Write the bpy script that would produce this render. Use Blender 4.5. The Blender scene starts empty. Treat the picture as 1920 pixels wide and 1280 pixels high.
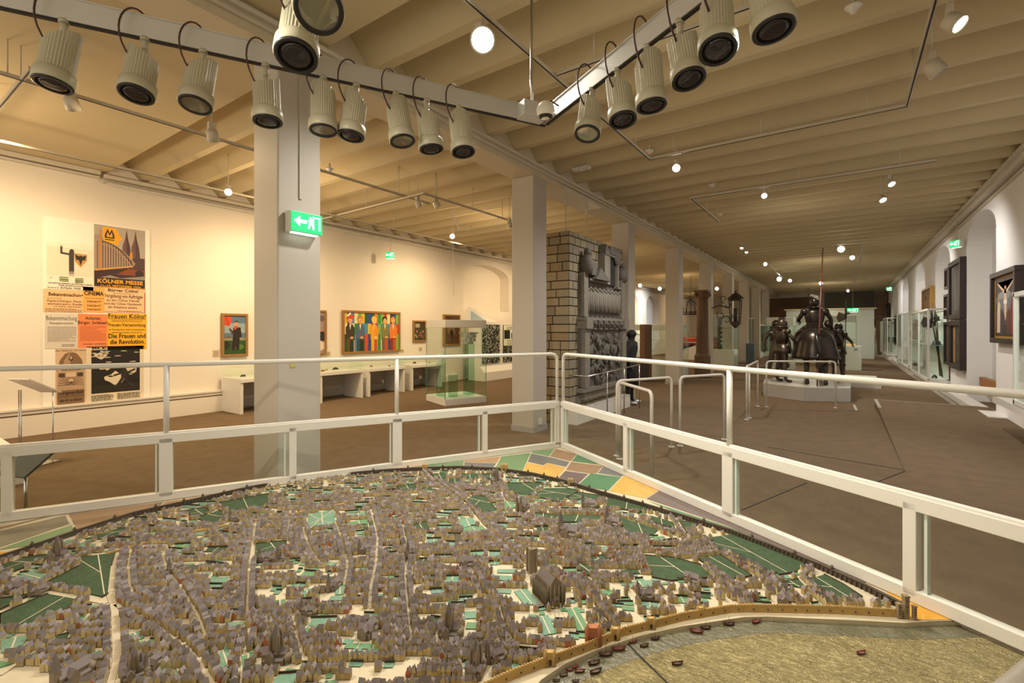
import bpy, bmesh, math, random
from mathutils import Vector, Matrix
R = random.Random(7)
SC = bpy.context.scene
COL = SC.collection
# ------------------------------------------------------------ camera, world, exposure
EYE = 1.65
FOC = 894.0; HOR = 619.0; YAW = math.atan2(625, 894)
SN, CS = math.sin(YAW), math.cos(YAW)
cd = bpy.data.cameras.new('camera'); cam = bpy.data.objects.new('camera', cd); COL.objects.link(cam)
cam.location = (0, 0, EYE); cam.rotation_euler = (math.pi/2, 0, YAW)
cd.sensor_width = 36; cd.lens = FOC*36/1920; cd.shift_y = -(640-HOR)/1920; cd.clip_start = .02; cd.clip_end = 200
SC.camera = cam
SC.view_settings.view_transform = 'Standard'; SC.view_settings.look = 'None'
SC.view_settings.exposure = 0.85; SC.view_settings.gamma = 1; SC.view_settings.use_curve_mapping = False
wd = bpy.data.worlds.new('hall_fill'); SC.world = wd; wd.use_nodes = True
wd.node_tree.nodes['Background'].inputs[0].default_value = (1, .88, .70, 1)
wd.node_tree.nodes['Background'].inputs[1].default_value = 0.8  # added warm fill that enters through the open back of the hall
SC.cycles.use_denoising = True
SC.cycles.max_bounces = 7; SC.cycles.diffuse_bounces = 4; SC.cycles.transparent_max_bounces = 24
SC.cycles.sample_clamp_indirect = 4; SC.cycles.caustics_reflective = False; SC.cycles.caustics_refractive = False

def light(kind, loc, power, col=(1, .86, .66), aim=None, size=.12, spot=100, blend=.8):
    l = bpy.data.lights.new('lamp_or_fill', kind); l.energy = power; l.color = col
    o = bpy.data.objects.new('lamp_or_fill', l); COL.objects.link(o); o.location = loc
    if kind == 'SPOT': l.spot_size = math.radians(spot); l.spot_blend = blend
    l.shadow_soft_size = size
    if aim is not None:
        o.rotation_euler = (Vector(aim)-Vector(loc)).to_track_quat('-Z', 'Y').to_euler()
    return o
WARM = (1, .73, .42); NEUT = (1, .87, .68); COOL = (1, .95, .90)
# lamps and added fills of the left aisle (warm), of the nave (neutral), of the right-hand wall (cool)
for x, y, p in ((-8.4, 1.2, 170), (-8.4, 5.2, 215), (-8.4, 9.6, 200), (-8.2, 14, 190), (-8.2, 20, 220), (-8.2, 27, 330), (-7, 36, 260)):
    light('SPOT', (x, y, 3.95), p, WARM, aim=(-10.2, y+.3, 1.2), spot=150, size=.08, blend=1)
for x, y, p in ((-6.0, 1.6, 120), (-6.3, 6.2, 120), (-6.3, 11, 120), (-6.3, 18, 130)):
    light('SPOT', (x, y, 3.95), p, WARM, aim=(x, y+.1, 0), spot=160, size=.1, blend=1)
for x, y, p in ((-8.2, .5, 42), (-8, 4.5, 40), (-7, 9, 26), (-7, 15, 24), (-7, 24, 30), (-1.2, 4.4, 5), (-1, 12, 8), (-1, 22, 18), (-1, 33, 22)):
    light('POINT', (x, y, 3.3), p, WARM if x < -4 else NEUT, size=.2)  # added fill points without fixtures, they brighten the ceiling
for x, y, p in ((-2.85, 3.4, 190), (-2.3, 8.4, 160), (0.6, 6.2, 130), (-1.2, 13, 170), (0.2, 18, 160), (-1.5, 24, 200), (-1.5, 31, 200), (-.5, 37, 160)):
    light('SPOT', (x, y, 3.95), p, NEUT if y > 9 else (1, .95, .88), aim=(x+.1, y+.1, 0), spot=165, size=.08, blend=1)
for y, p in ((7.5, 60), (12, 60), (17, 60), (23, 60), (30, 60)):
    light('SPOT', (.6, y, 3.9), p*1.7, COOL, aim=(2.4, y+1.2, 1.8), spot=120, size=.06)
light('SPOT', (-8.2, 28.5, 3.7), 260, (.85, .93, 1), aim=(-10.9, 29.5, 2.4), spot=90, size=.06)  # added cool spot that brightens the panels in the far left niches
# the spotlights that light the city model
for loc, aim in (((-2.2, .2, 3.0), (-1.9, 2.3, .4)), ((-.3, 2.4, 3.0), (-.6, 1.9, .4)), ((-1.9, 3.2, 3.0), (-1.6, 2.3, .4))):
    light('SPOT', loc, 95, (1, .92, .78), aim=aim, spot=120, size=.05)

# ------------------------------------------------------------ where a view ray meets a plane
def ray(px, py):
    r = (px-960)/FOC
    return Vector((-SN+CS*r, CS+SN*r, (HOR-py)/FOC))
E = Vector((0, 0, EYE))
def Pz(px, py, z): d = ray(px, py); return E+d*((z-EYE)/d.z)
def PX(px, py, X): d = ray(px, py); return E+d*(X/d.x)
def PY(px, py, Y): d = ray(px, py); return E+d*(Y/d.y)
def Pt(px, py, t): return E+ray(px, py)*t

# ------------------------------------------------------------ materials
MATS = {}
def srgb(h):
    v = [int(h[i:i+2], 16)/255 for i in (0, 2, 4)]
    return tuple(c/12.92 if c <= .04045 else ((c+.055)/1.055)**2.4 for c in v)
def mat(name, col, rough=.6, metal=0, nz=0, ns=8, bump=0, bs=40, emit=None, es=0, spec=.5, alpha=None):
    if name in MATS: return MATS[name]
    m = bpy.data.materials.new(name); m.use_nodes = True; MATS[name] = m
    nt = m.node_tree; b = nt.nodes['Principled BSDF']
    if isinstance(col, str): col = srgb(col)
    b.inputs['Base Color'].default_value = (*col, 1); b.inputs['Roughness'].default_value = rough
    b.inputs['Metallic'].default_value = metal; b.inputs['Specular IOR Level'].default_value = spec
    if nz or bump:
        tc = nt.nodes.new('ShaderNodeTexCoord')
    if nz:
        n = nt.nodes.new('ShaderNodeTexNoise'); n.inputs['Scale'].default_value = ns; n.inputs['Detail'].default_value = 6
        nt.links.new(tc.outputs['Object'], n.inputs['Vector'])
        mx = nt.nodes.new('ShaderNodeMix'); mx.data_type = 'RGBA'
        mx.inputs[6].default_value = (*[c*(1-nz) for c in col], 1); mx.inputs[7].default_value = (*[min(1, c*(1+nz)) for c in col], 1)
        nt.links.new(n.outputs['Fac'], mx.inputs[0]); nt.links.new(mx.outputs[2], b.inputs['Base Color'])
    if bump:
        n2 = nt.nodes.new('ShaderNodeTexNoise'); n2.inputs['Scale'].default_value = bs; n2.inputs['Detail'].default_value = 4
        nt.links.new(tc.outputs['Object'], n2.inputs['Vector'])
        bp = nt.nodes.new('ShaderNodeBump'); bp.inputs['Strength'].default_value = bump; bp.inputs['Distance'].default_value = .02
        nt.links.new(n2.outputs['Fac'], bp.inputs['Height']); nt.links.new(bp.outputs['Normal'], b.inputs['Normal'])
    if emit:
        b.inputs['Emission Color'].default_value = (*(srgb(emit) if isinstance(emit, str) else emit), 1); b.inputs['Emission Strength'].default_value = es
    return m
def glassmat(name, tint=(.93, .97, .95), refl=.12):
    if name in MATS: return MATS[name]
    m = bpy.data.materials.new(name); m.use_nodes = True; MATS[name] = m
    nt = m.node_tree; nt.nodes.clear()
    o = nt.nodes.new('ShaderNodeOutputMaterial'); t = nt.nodes.new('ShaderNodeBsdfTransparent'); g = nt.nodes.new('ShaderNodeBsdfGlossy')
    t.inputs[0].default_value = (*tint, 1); g.inputs['Roughness'].default_value = .02
    f = nt.nodes.new('ShaderNodeFresnel'); f.inputs[0].default_value = 1.45
    mt = nt.nodes.new('ShaderNodeMath'); mt.operation = 'MULTIPLY'; mt.inputs[1].default_value = refl*8
    mt.use_clamp = True
    gm = nt.nodes.new('ShaderNodeNewGeometry'); iv = nt.nodes.new('ShaderNodeMath'); iv.operation = 'SUBTRACT'; iv.inputs[0].default_value = 1
    m2 = nt.nodes.new('ShaderNodeMath'); m2.operation = 'MULTIPLY'; nt.links.new(gm.outputs['Backfacing'], iv.inputs[1])
    nt.links.new(iv.outputs[0], m2.inputs[0]); nt.links.new(mt.outputs[0], m2.inputs[1])
    mx = nt.nodes.new('ShaderNodeMixShader')
    nt.links.new(f.outputs[0], mt.inputs[0]); nt.links.new(m2.outputs[0], mx.inputs[0])
    nt.links.new(t.outputs[0], mx.inputs[1]); nt.links.new(g.outputs[0], mx.inputs[2]); nt.links.new(mx.outputs[0], o.inputs[0])
    return m
M_WALL = mat('plaster_wall', (.76, .70, .61), .85, nz=.03, ns=1.5, bump=.05, bs=60)
M_CEIL = mat('ceiling_plaster', (.52, .43, .265), .85, nz=.05, ns=2, bump=.05, bs=30)
M_PIL = mat('pillar_paint', (.47, .43, .36), .5, nz=.02, ns=3)
M_WHITE = mat('white_enamel', (.66, .635, .57), .35)
M_LACQ = mat('white_lacquer', (.75, .74, .70), .4)
M_CARP = mat('carpet', (.172, .122, .078), .95, nz=.22, ns=5, bump=.3, bs=260, spec=.1)
M_ALU = mat('brushed_aluminium', (.66, .66, .64), .42, .35, nz=.05, ns=3)
M_STEEL = mat('steel', (.6, .6, .6), .25, 1)
M_LAMP = mat('lamp_ivory', (.50, .47, .345), .4)
M_BLK = mat('black', (.012, .011, .011), .35)
M_CABLE = mat('brown_cable', (.07, .03, .02), .5)
M_GLASS = glassmat('clear_glass', (.95, .965, .94), .07)
M_CASEG = glassmat('case_glass', (.955, .99, .97), .10)
M_BULB = mat('lit_bulb', (1, 1, 1), .4, emit=(1, .93, .8), es=40)
M_BULBW = mat('lit_bulb_warm', (1, 1, 1), .4, emit=(1, .8, .5), es=40)
M_WOOD = mat('brown_wood', (.20, .09, .035), .5, nz=.3, ns=12)
M_GOLD = mat('gilt_frame', (.42, .24, .06), .4, .4, nz=.2, ns=20)
M_DARKF = mat('dark_frame', (.03, .018, .014), .45, nz=.2, ns=14)
M_TRACK = mat('track_paint', (.55, .50, .40), .5)
M_TILEW = mat('dark_slot', (.02, .015, .012), .6)

# ------------------------------------------------------------ mesh builder
class MB:
    def __init__(s): s.v = []; s.f = []; s.m = []; s.sm = []
    def add(s, vs, fs, mi=0, smooth=False):
        b = len(s.v); s.v += [Vector(v) for v in vs]
        for f in fs: s.f.append([b+i for i in f]); s.m.append(mi); s.sm.append(smooth)
        return s
    def box(s, c, d, rz=0, mi=0, M=None, taper=1):
        x, y, z = d[0]/2, d[1]/2, d[2]/2
        vs = [Vector((sx*x*(taper if sz > 0 else 1), sy*y*(taper if sz > 0 else 1), sz*z)) for sz in (-1, 1) for sx, sy in ((-1, -1), (1, -1), (1, 1), (-1, 1))]
        Q = M if M is not None else Matrix.Rotation(rz, 3, 'Z')
        vs = [Q @ v+Vector(c) for v in vs]
        return s.add(vs, [(3, 2, 1, 0), (4, 5, 6, 7), (0, 1, 5, 4), (1, 2, 6, 5), (2, 3, 7, 6), (3, 0, 4, 7)], mi)
    def bar(s, a, b, w, h, mi=0):
        """straight bar between two points, w across, h tall"""
        a = Vector(a); b = Vector(b); d = (b-a); L = d.length; d.normalize()
        up = Vector((0, 0, 1)) if abs(d.z) < .95 else Vector((0, 1, 0))
        sd = d.cross(up).normalized(); up = sd.cross(d)
        M = Matrix((sd, d, up)).transposed()
        return s.box((a+b)/2, (w, L, h), M=M, mi=mi)
    def quad(s, a, b, c, d, mi=0): return s.add([a, b, c, d], [(0, 1, 2, 3)], mi)
    def tube(s, pts, r, n=8, mi=0, cap=True, smooth=True):
        pts = [Vector(p) for p in pts]; rs = r if isinstance(r, (list, tuple)) else [r]*len(pts)
        vs = []; fs = []; prev = None
        for i, p in enumerate(pts):
            d = (pts[min(i+1, len(pts)-1)]-pts[max(i-1, 0)]).normalized()
            if prev is None:
                u = d.orthogonal().normalized()
            else:
                u = (prev-d*prev.dot(d))
                u = u.normalized() if u.length > 1e-6 else d.orthogonal().normalized()
            prev = u; w = d.cross(u)
            for k in range(n):
                a = 2*math.pi*k/n; vs.append(p+(u*math.cos(a)+w*math.sin(a))*rs[i])
        for i in range(len(pts)-1):
            for k in range(n):
                fs.append((i*n+k, i*n+(k+1) % n, (i+1)*n+(k+1) % n, (i+1)*n+k))
        s.add(vs, fs, mi, smooth)
        if cap:
            b = len(s.v)-len(vs)
            s.f.append([b+k for k in range(n)][::-1]); s.m.append(mi); s.sm.append(False)
            s.f.append([b+(len(pts)-1)*n+k for k in range(n)]); s.m.append(mi); s.sm.append(False)
        return s
    def lathe(s, prof, c=(0, 0, 0), n=20, mi=0, M=None, smooth=True, sx=1, sy=1):
        """prof: list of (radius, z)"""
        vs = []; fs = []; Q = M if M is not None else Matrix.Identity(3); c = Vector(c)
        for (r, z) in prof:
            for k in range(n):
                a = 2*math.pi*k/n; vs.append(Q @ Vector((r*math.cos(a)*sx, r*math.sin(a)*sy, z))+c)
        for i in range(len(prof)-1):
            for k in range(n): fs.append((i*n+k, i*n+(k+1) % n, (i+1)*n+(k+1) % n, (i+1)*n+k))
        s.add(vs, fs, mi, smooth)
        b = len(s.v)-len(vs)
        if prof[0][0] > 1e-5: s.f.append([b+k for k in range(n)][::-1]); s.m.append(mi); s.sm.append(False)
        if prof[-1][0] > 1e-5: s.f.append([b+(len(prof)-1)*n+k for k in range(n)]); s.m.append(mi); s.sm.append(False)
        return s
    def ball(s, c, r, mi=0, n=12, sc=(1, 1, 1), M=None):
        k = max(4, n//2)
        vs = []; Q = M if M is not None else Matrix.Identity(3); c = Vector(c)
        prof = [(math.sin(math.pi*i/k)*r, -math.cos(math.pi*i/k)*r) for i in range(k+1)]
        S = Matrix.Diagonal(sc)
        return s.lathe([(max(p[0], 1e-6), p[1]) for p in prof], c, n, mi, M=Q @ S)
    def prism(s, poly, z0, z1, mi=0, top=None):
        n = len(poly); vs = [(p[0], p[1], z0) for p in poly]+[(p[0], p[1], z1) for p in poly]
        fs = [tuple(range(n))[::-1], tuple(range(n, 2*n))]+[(i, (i+1) % n, n+(i+1) % n, n+i) for i in range(n)]
        b = len(s.f); s.add(vs, fs, mi)
        if top is not None: s.m[b+1] = top
        return s
    def extrude(s, pts, d, mi=0):
        """planar outline (3-D points) pushed along vector d"""
        n = len(pts); d = Vector(d); vs = [Vector(p) for p in pts]+[Vector(p)+d for p in pts]
        fs = [tuple(range(n))[::-1], tuple(range(n, 2*n))]+[(i, (i+1) % n, n+(i+1) % n, n+i) for i in range(n)]
        return s.add(vs, fs, mi)
    def build(s, name, mats, parent=None, bevel=0, loc=None):
        me = bpy.data.meshes.new(name)
        off = Vector(loc) if loc is not None else Vector((0, 0, 0))
        me.from_pydata([v-off for v in s.v], [], s.f)
        if not isinstance(mats, (list, tuple)): mats = [mats]
        for m in mats: me.materials.append(m)
        me.polygons.foreach_set('material_index', s.m); me.polygons.foreach_set('use_smooth', s.sm)
        bm = bmesh.new(); bm.from_mesh(me); bmesh.ops.recalc_face_normals(bm, faces=bm.faces); bm.to_mesh(me); bm.free()
        o = bpy.data.objects.new(name, me); COL.objects.link(o)
        if loc is not None: o.location = loc
        if parent is not None: o.parent = parent
        if bevel:
            b = o.modifiers.new('bevel', 'BEVEL'); b.width = bevel; b.segments = 2; b.limit_method = 'ANGLE'
        return o
def tag(o, label=None, cat=None, group=None, kind=None):
    if label: o['label'] = label
    if cat: o['category'] = cat
    if group: o['group'] = group
    if kind: o['kind'] = kind
    return o
def thing(name, label, cat, loc=(0, 0, 0), rz=0, group=None):
    o = bpy.data.objects.new(name, None); COL.objects.link(o); o.empty_display_size = .1
    o.location = loc; o.rotation_euler = (0, 0, rz)
    return tag(o, label, cat, group)
def struct(o): o['kind'] = 'structure'; return o
def copy_tree(o, parent=None):
    kids = list(o.children); c = o.copy(); COL.objects.link(c)
    if parent is not None: c.parent = parent
    for k in kids: copy_tree(k, c)
    return c
def frameM(d, up=(0, 0, 1)):
    """matrix whose Z axis is d"""
    d = Vector(d).normalized(); up = Vector(up)
    if abs(d.dot(up)) > .98: up = Vector((0, 1, 0))
    x = up.cross(d).normalized(); y = d.cross(x)
    return Matrix((x, y, d)).transposed()
# ============================================================ THE BUILDING
XL, XR, XC = -10.56, 2.33, -4.10          # left wall, right wall, nave face of the pillar row
PW = .42; ZR, ZC, ZB = 4.38, 4.64, 4.15   # rib underside, slab, beam underside
YE = 41.0
# floor: carpet everywhere; the ramp by the right wall is a sheet of its own
fl = MB(); fl.box(((XL+XR)/2, 18.5, -.1), (XR-XL+1, 46, .2)); struct(fl.build('floor', M_CARP))
rp = MB()
ra, rb, rc, rd = (.57, 7.2, .001), (.53, 13.1, .13), (2.33, 13.1, .13), (2.33, 7.2, .001)
rp.add([ra, rb, rc, rd, (.53, 13.1, 0), (2.33, 13.1, 0)], [(0, 3, 2, 1), (0, 1, 4), (1, 2, 5, 4), (2, 3, 5)])
struct(rp.build('floor_ramp', M_CARP))
nb = MB(); nb.bar((.56, 11.9, .115), (.54, 13.08, .14), .06, .02); nb.bar((.535, 13.1, .125), (2.2, 13.1, .125), .03, .03)
struct(nb.build('trim_1', mat('worn_metal_edge', (.45, .41, .36), .4, .5)))
sm = MB()
for (a, b) in (((1390, 956), (1512, 905)), ((1440, 838), (1697, 881)), ((1697, 883), (1640, 905))):
    A, B = Pz(*a, .002), Pz(*b, .002); sm.bar(A, B, .012, .004)
struct(sm.build('trim_2', M_TILEW))
nn = MB(); nn.bar(Pz(1601, 759, .004), Pz(1606, 769, .004), .05, .012); struct(nn.build('trim_3', MATS['worn_metal_edge']))

# ceiling: slab, plain soffit over the first bay, ribs
cl = MB(); cl.box(((XL+XR)/2, 18.5, ZC+.1), (XR-XL+1, 46, .2)); cl.box(((XL+XR)/2, -.65, (ZR+ZC)/2), (XR-XL+1, 6.8, ZC-ZR))
struct(cl.build('ceiling', M_CEIL))
def ribs(name, x0, x1):
    b = MB(); y = 3.36
    while y < YE:
        b.add([(x0, y-.11, ZR), (x1, y-.11, ZR), (x1, y, ZR), (x0, y, ZR), (x0, y-.36, ZC), (x1, y-.36, ZC), (x1, y+.01, ZC), (x0, y+.01, ZC)],
              [(0, 1, 2, 3), (0, 4, 5, 1), (3, 2, 6, 7)])
        y += .662
    return struct(b.build(name, M_CEIL))
ribs('ceiling_ribs_right', XC-.06, XR+.1); ribs('ceiling_ribs_left', XL-.1, XC-PW+.06)
bm_ = MB(); bm_.box((XC-PW/2, 18.4, (ZB+ZC)/2), (PW, 46, ZC-ZB)); struct(bm_.build('ceiling_beam', mat('beam_paint', (.58, .50, .36), .8, nz=.03)))
cn = MB(); cn.box((XC+.02, 20, ZR-.06), (.05, 40, .04)); cn.box((XC+.03, 20, ZR-.14), (.025, 40, .02))
struct(cn.build('trim_4', mat('trim_paint', (.62, .57, .47), .6)))

# walls
def niche_wall(name, X, sgn, y0, y1, niches, depth, ztop, m, th=.55):
    """wall along Y whose room face is at X; sgn is the outward side; niches = (ya, yb, zs, zt, sill)"""
    b = MB(); Xb = X+sgn*depth
    def q(ya, za, yb, zb, x=X): b.quad((x, ya, za), (x, yb, za), (x, yb, zb), (x, ya, zb))
    y = y0
    for (ya, yb, zs, zt, sill) in niches:
        if ya > y: q(y, 0, ya, ztop)
        if sill > 0: q(ya, 0, yb, sill); b.quad((X, ya, sill), (X, yb, sill), (Xb, yb, sill), (Xb, ya, sill))
        N = 14; cy = (ya+yb)/2; hw = (yb-ya)/2; arc = []
        for i in range(N+1):
            a = math.pi*(1-i/N); arc.append((cy+hw*math.cos(a), zs+(zt-zs)*math.sin(a)))
        for i in range(N):
            (p, zp), (r_, zr) = arc[i], arc[i+1]
            b.quad((X, p, zp), (X, r_, zr), (X, r_, ztop), (X, p, ztop))
            b.quad((X, p, zp), (X, r_, zr), (Xb, r_, zr), (Xb, p, zp))
            b.quad((Xb, p, sill), (Xb, r_, sill), (Xb, r_, zr), (Xb, p, zp))
        for yy in (ya, yb): b.quad((X, yy, sill), (Xb, yy, sill), (Xb, yy, zs), (X, yy, zs))
        y = yb
    if y < y1: q(y, 0, y1, ztop)
    b.box((X+sgn*(depth+.06), (y0+y1)/2, ztop/2), (.1, y1-y0, ztop))
    return struct(b.build(name, m))
RN = [(12.6, 15.25, 3.62, 4.14, .0), (17.4, 20.0, 3.55, 4.1, .0), (22.4, 25.2, 3.5, 4.1, .9), (27.8, 30.6, 3.5, 4.1, .9), (33.2, 35.8, 3.5, 4.1, .9), (37.8, 39.6, 3.5, 4.1, .9)]
M_WALLR = mat('white_wall', (.80, .79, .78), .85, nz=.02, ns=1.5)
niche_wall('wall_right', XR, 1, -4, YE, RN, .42, ZC, M_WALLR)
LN = [(12.2, 14.9, 3.55, 3.98, 2.35)]+[(18.0+4.1*i, 20.6+4.1*i, 3.3, 4.0, .9) for i in range(5)]
niche_wall('wall_left', XL, -1, -4, YE, LN, .42, ZC, M_WALL)
ew = MB(); ew.box(((XL+XR)/2, YE+.1, ZC/2), (XR-XL+1, .2, ZC)); struct(ew.build('wall_back', mat('end_wall', (.50, .46, .38), .85, nz=.05)))
# cornices
co = MB()
co.box((XR-.06, 18.4, ZR-.08), (.13, 45, .10)); co.box((XR-.1, 18.4, ZR-.01), (.2, 45, .05)); co.box((XR-.025, 18.4, ZR-.19), (.05, 45, .03))
struct(co.build('trim_5', MATS['trim_paint']))
co = MB()
co.box((XL+.07, 22, 4.30), (.14, 38.6, .06)); co.box((XL+.035, 22, 4.22), (.07, 38.6, .03)); co.tube([(XL+.1, 2.75, 4.19), (XL+.1, 41, 4.19)], .03)
co.box((XL+.07, -.6, 4.34), (.14, 6.5, .07)); co.box((XL+.05, -.6, 4.27), (.1, 6.5, .03))
struct(co.build('trim_6', MATS['trim_paint']))
bs = MB()
bs.box((XL+.05, 2.0, .20), (.10, 12, .40)); bs.box((XL+.06, 2.0, .415), (.13, 12, .03)); bs.box((XL+.045, 9.8, .09), (.09, 4, .18))
struct(bs.build('baseboard_left', M_WALL)); 
g = MB(); g.box((XL+.102, 2.0, .33), (.004, 12, .02)); struct(g.build('trim_7', mat('shadow_gap', (.10, .07, .04), .9)))
wl = MB(); wl.bar((XR-.12, 11.8, .06), (XR-.12, 40, .06), .26, .12); struct(wl.build('baseboard_right', M_LACQ))
gb = MB(); gb.bar((XR-.36, 11.8, .012), (XR-.36, 40, .012), .10, .024); struct(gb.build('trim_8', MATS['worn_metal_edge']))
# the boards that close the niches of the right wall at the foot
for i, (ya, yb) in enumerate(((12.62, 15.2), (17.42, 19.98))):
    s_ = MB(); s_.box((XR+.25, (ya+yb)/2, .48), (.1, yb-ya-.04, .2)); struct(s_.build('trim_%d' % (9+i), mat('orange_board', (.36, .14, .03), .5, nz=.1)))

# pillars
def pillar(y, label):
    t = thing('pillar', label, 'pillar', (XC-PW/2, y+PW/2, 0))
    b = MB(); b.box((0, 0, ZB/2), (PW, PW, ZB)); b.build('shaft', M_PIL, t, bevel=.012)
    b = MB(); b.box((0, 0, .045), (PW+.02, PW+.02, .09)); b.build('base', mat('grey_plinth', (.35, .33, .30), .6), t)
    return t
PY_ = [2.262, 6.46, 10.56, 14.66, 18.76, 22.86, 26.96, 31.06, 35.16]
PL = ['wide square grey-white pillar at left carrying the lit green exit sign', 'square white pillar beside the brick chimney block and railing corner', 'square white pillar just behind the stone relief block',
      'square white pillar between the capped mannequin and the carved wooden column', 'square white pillar directly behind the carved wooden column', 'white pillar behind the wrought-iron hanging lantern sign',
      'white pillar beside the far tall glass cases', 'second most distant white pillar of the nave row', 'most distant white pillar of the nave row']
pil = [pillar(y, l) for y, l in zip(PY_, PL)]
b = MB(); b.box((PW/2+.006, 0, 3.5), (.012, .025, 1.3)); b.build('conduit', M_PIL, pil[0])
b = MB(); b.box((PW/2+.003, -.07, 1.33), (.004, .05, .03)); b.build('sticker', mat('yellow_sticker', (.5, .45, .12), .6), pil[0])
b = MB(); b.box((PW/2+.012, -.02, .16), (.03, .09, .09)); b.build('socket', M_WHITE, pil[1])

# ============================================================ RAILINGS ROUND THE MODEL
ZM = .385; ZTOP = 1.395
Cn = Vector((-2.536, 4.557, 0)); dL = Vector((-.464, -.886, 0)).normalized(); dR = Vector((.861, -.508, 0)).normalized()
def hit(px, P, d):
    r = ray(px, 600); # vertical plane through P along d
    det = r.x*(-d.y)+d.x*r.y
    return (r.x*P.y-r.y*P.x)/det if False else ((P.x*r.y-P.y*r.x)/(d.y*r.x-d.x*r.y))
M_EDGE = mat('glass_clip', (.55, .62, .55), .3)
def railing(label, P, d, posts, mids, s0, s1):
    t = thing('glass_railing', label, 'railing', (P.x, P.y, ZM))
    o = Vector((P.x, P.y, ZM)); L = lambda s, z: P+d*s+Vector((0, 0, z))-o
    n = Vector((-d.y, d.x, 0))
    b = MB()
    k = .07
    pts = [L(s0+.02, .86)]+[L(s0+.02, ZTOP-k)]+[L(s0+.02+k*(1-math.cos(a)), ZTOP-k+k*math.sin(a)) for a in (.5, 1.05, 1.57)]+[L(s1, ZTOP)]
    b.tube(pts, .0185, 12); b.build('top_rail', M_WHITE, t)
    for s in posts:
        b = MB(); b.tube([L(s, .86), L(s, ZTOP-.01)], .019, 12); b.build('post', M_WHITE, t)
    b = MB(); b.bar(L(s0, .845), L(s1, .845), .05, .068); b.bar(L(s0, ZM+.03), L(s1, ZM+.03), .05, .06)
    b.bar(L(s0, .885), L(s1, .885), .03, .014)
    stiles = [(s0+.03, .06)]+[(s, .085) for s in posts]+[(s, .055) for s in mids]
    for s, w in stiles:
        b.box(L(s, (.845+ZM+.03)/2), (w, .05, .845-ZM-.03), rz=math.atan2(d.y, d.x))
    b.build('frame', M_WHITE, t, bevel=.003)
    ss = sorted(s for s, w in stiles)+[s1]
    for a, c in zip(ss, ss[1:]):
        if c-a < .15: continue
        b = MB(); b.box(L((a+c)/2, (.845+ZM+.03)/2), (c-a-.05, .008, .80-ZM), rz=math.atan2(d.y, d.x)); b.build('glass_panel', M_GLASS, t)
        b = MB()
        for s in (a+.05, ):
            b.box(L(s+.01, (.845+ZM)/2), (.012, .03, .78-ZM), rz=math.atan2(d.y, d.x))
        b.build('glass_clip', M_EDGE, t)
    return t
lp = [hit(x, Cn, dL) for x in (744, 312)]; lm = [hit(x, Cn, dL) for x in (908, 549, 15)]
railing('white tubular railing with glass panels along the left side of the model', Cn+dL*.03, dL, [s-.03 for s in lp], [s-.03 for s in lm], 0, 6.5)
rp_ = [hit(x, Cn, dR) for x in (1368,)]; rm_ = [hit(x, Cn, dR) for x in (1176, 1710)]
railing('white tubular railing with glass panels along the right side of the model', Cn+dR*.03, dR, [rp_[0]-.03], [rm_[0]-.03, rm_[1]-.03], 0, 4.2)
Dn = Cn+dR*4.241
railing('white railing in the near corner at the lower right edge', Dn+dL*.03, dL, [1.1], [2.9], 0, 4.6)

# ============================================================ RAMP HANDRAILS (bent white tube)
def handrail(label, pts, feet, r=.019, m=None):
    """pts: rail path at hand height (world), feet: extra uprights"""
    t = thing('handrail', label, 'handrail', (pts[0].x, pts[0].y, 0)); o = t.location.copy()
    P = [Vector(p)-o for p in pts]; k = .07
    path = [Vector((P[0].x, P[0].y, .01)), Vector((P[0].x, P[0].y, P[0].z-k))]
    d = (P[1]-P[0]).normalized(); path += [P[0]+d*k*(1-math.cos(a))+Vector((0, 0, -k+k*math.sin(a))) for a in (.5, 1.05, 1.57)]
    path += P[1:-1]
    e = P[-1]; d = (P[-1]-P[-2]).normalized()
    path += [e-d*k*(1-math.sin(a))+Vector((0, 0, -k+k*math.cos(a))) for a in (0, .52, 1.05)]
    path += [Vector((e.x, e.y, e.z-k)), Vector((e.x, e.y, .01))]
    b = MB(); b.tube(path, r, 10); b.build('rail', m or M_WHITE, t)
    for f in feet:
        f = Vector(f)-o; b = MB(); b.tube([Vector((f.x, f.y, .01)), Vector((f.x, f.y, f.z))], r*.9, 10); b.build('post', m or M_WHITE, t)
    for q in [P[0], P[-1]]+[Vector(f)-o for f in feet]:
        b = MB(); b.lathe([(.045, .002), (.045, .012), (.02, .014)], (q.x, q.y, 0), 14); b.build('foot_plate', m or M_WHITE, t)
    return t
def at(px, pyfoot, h): p = Pz(px, pyfoot, 0); return Vector((p.x, p.y, h))
HH = .985
handrail('long bent handrail on the ramp starting left of the other handrails', [at(1157, 855, HH), at(1259, 838, HH)], [])
handrail('short handrail sloping towards the camera in front of the ramp', [at(1162, 861, HH), at(1222, 905, HH-.0)], [])
handrail('square-cornered handrail in the middle of the ramp entrance', [at(1275, 836, HH), at(1358, 824, HH)], [])
handrail('low handrail with three uprights running away beside the ramp', [at(1400, 787, HH), at(1421, 762, HH)], [at(1405, 784, HH-.02)])
handrail('wide handrail in front of the mounted knight', [at(1437, 763, HH), at(1567, 765, HH)], [])
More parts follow.
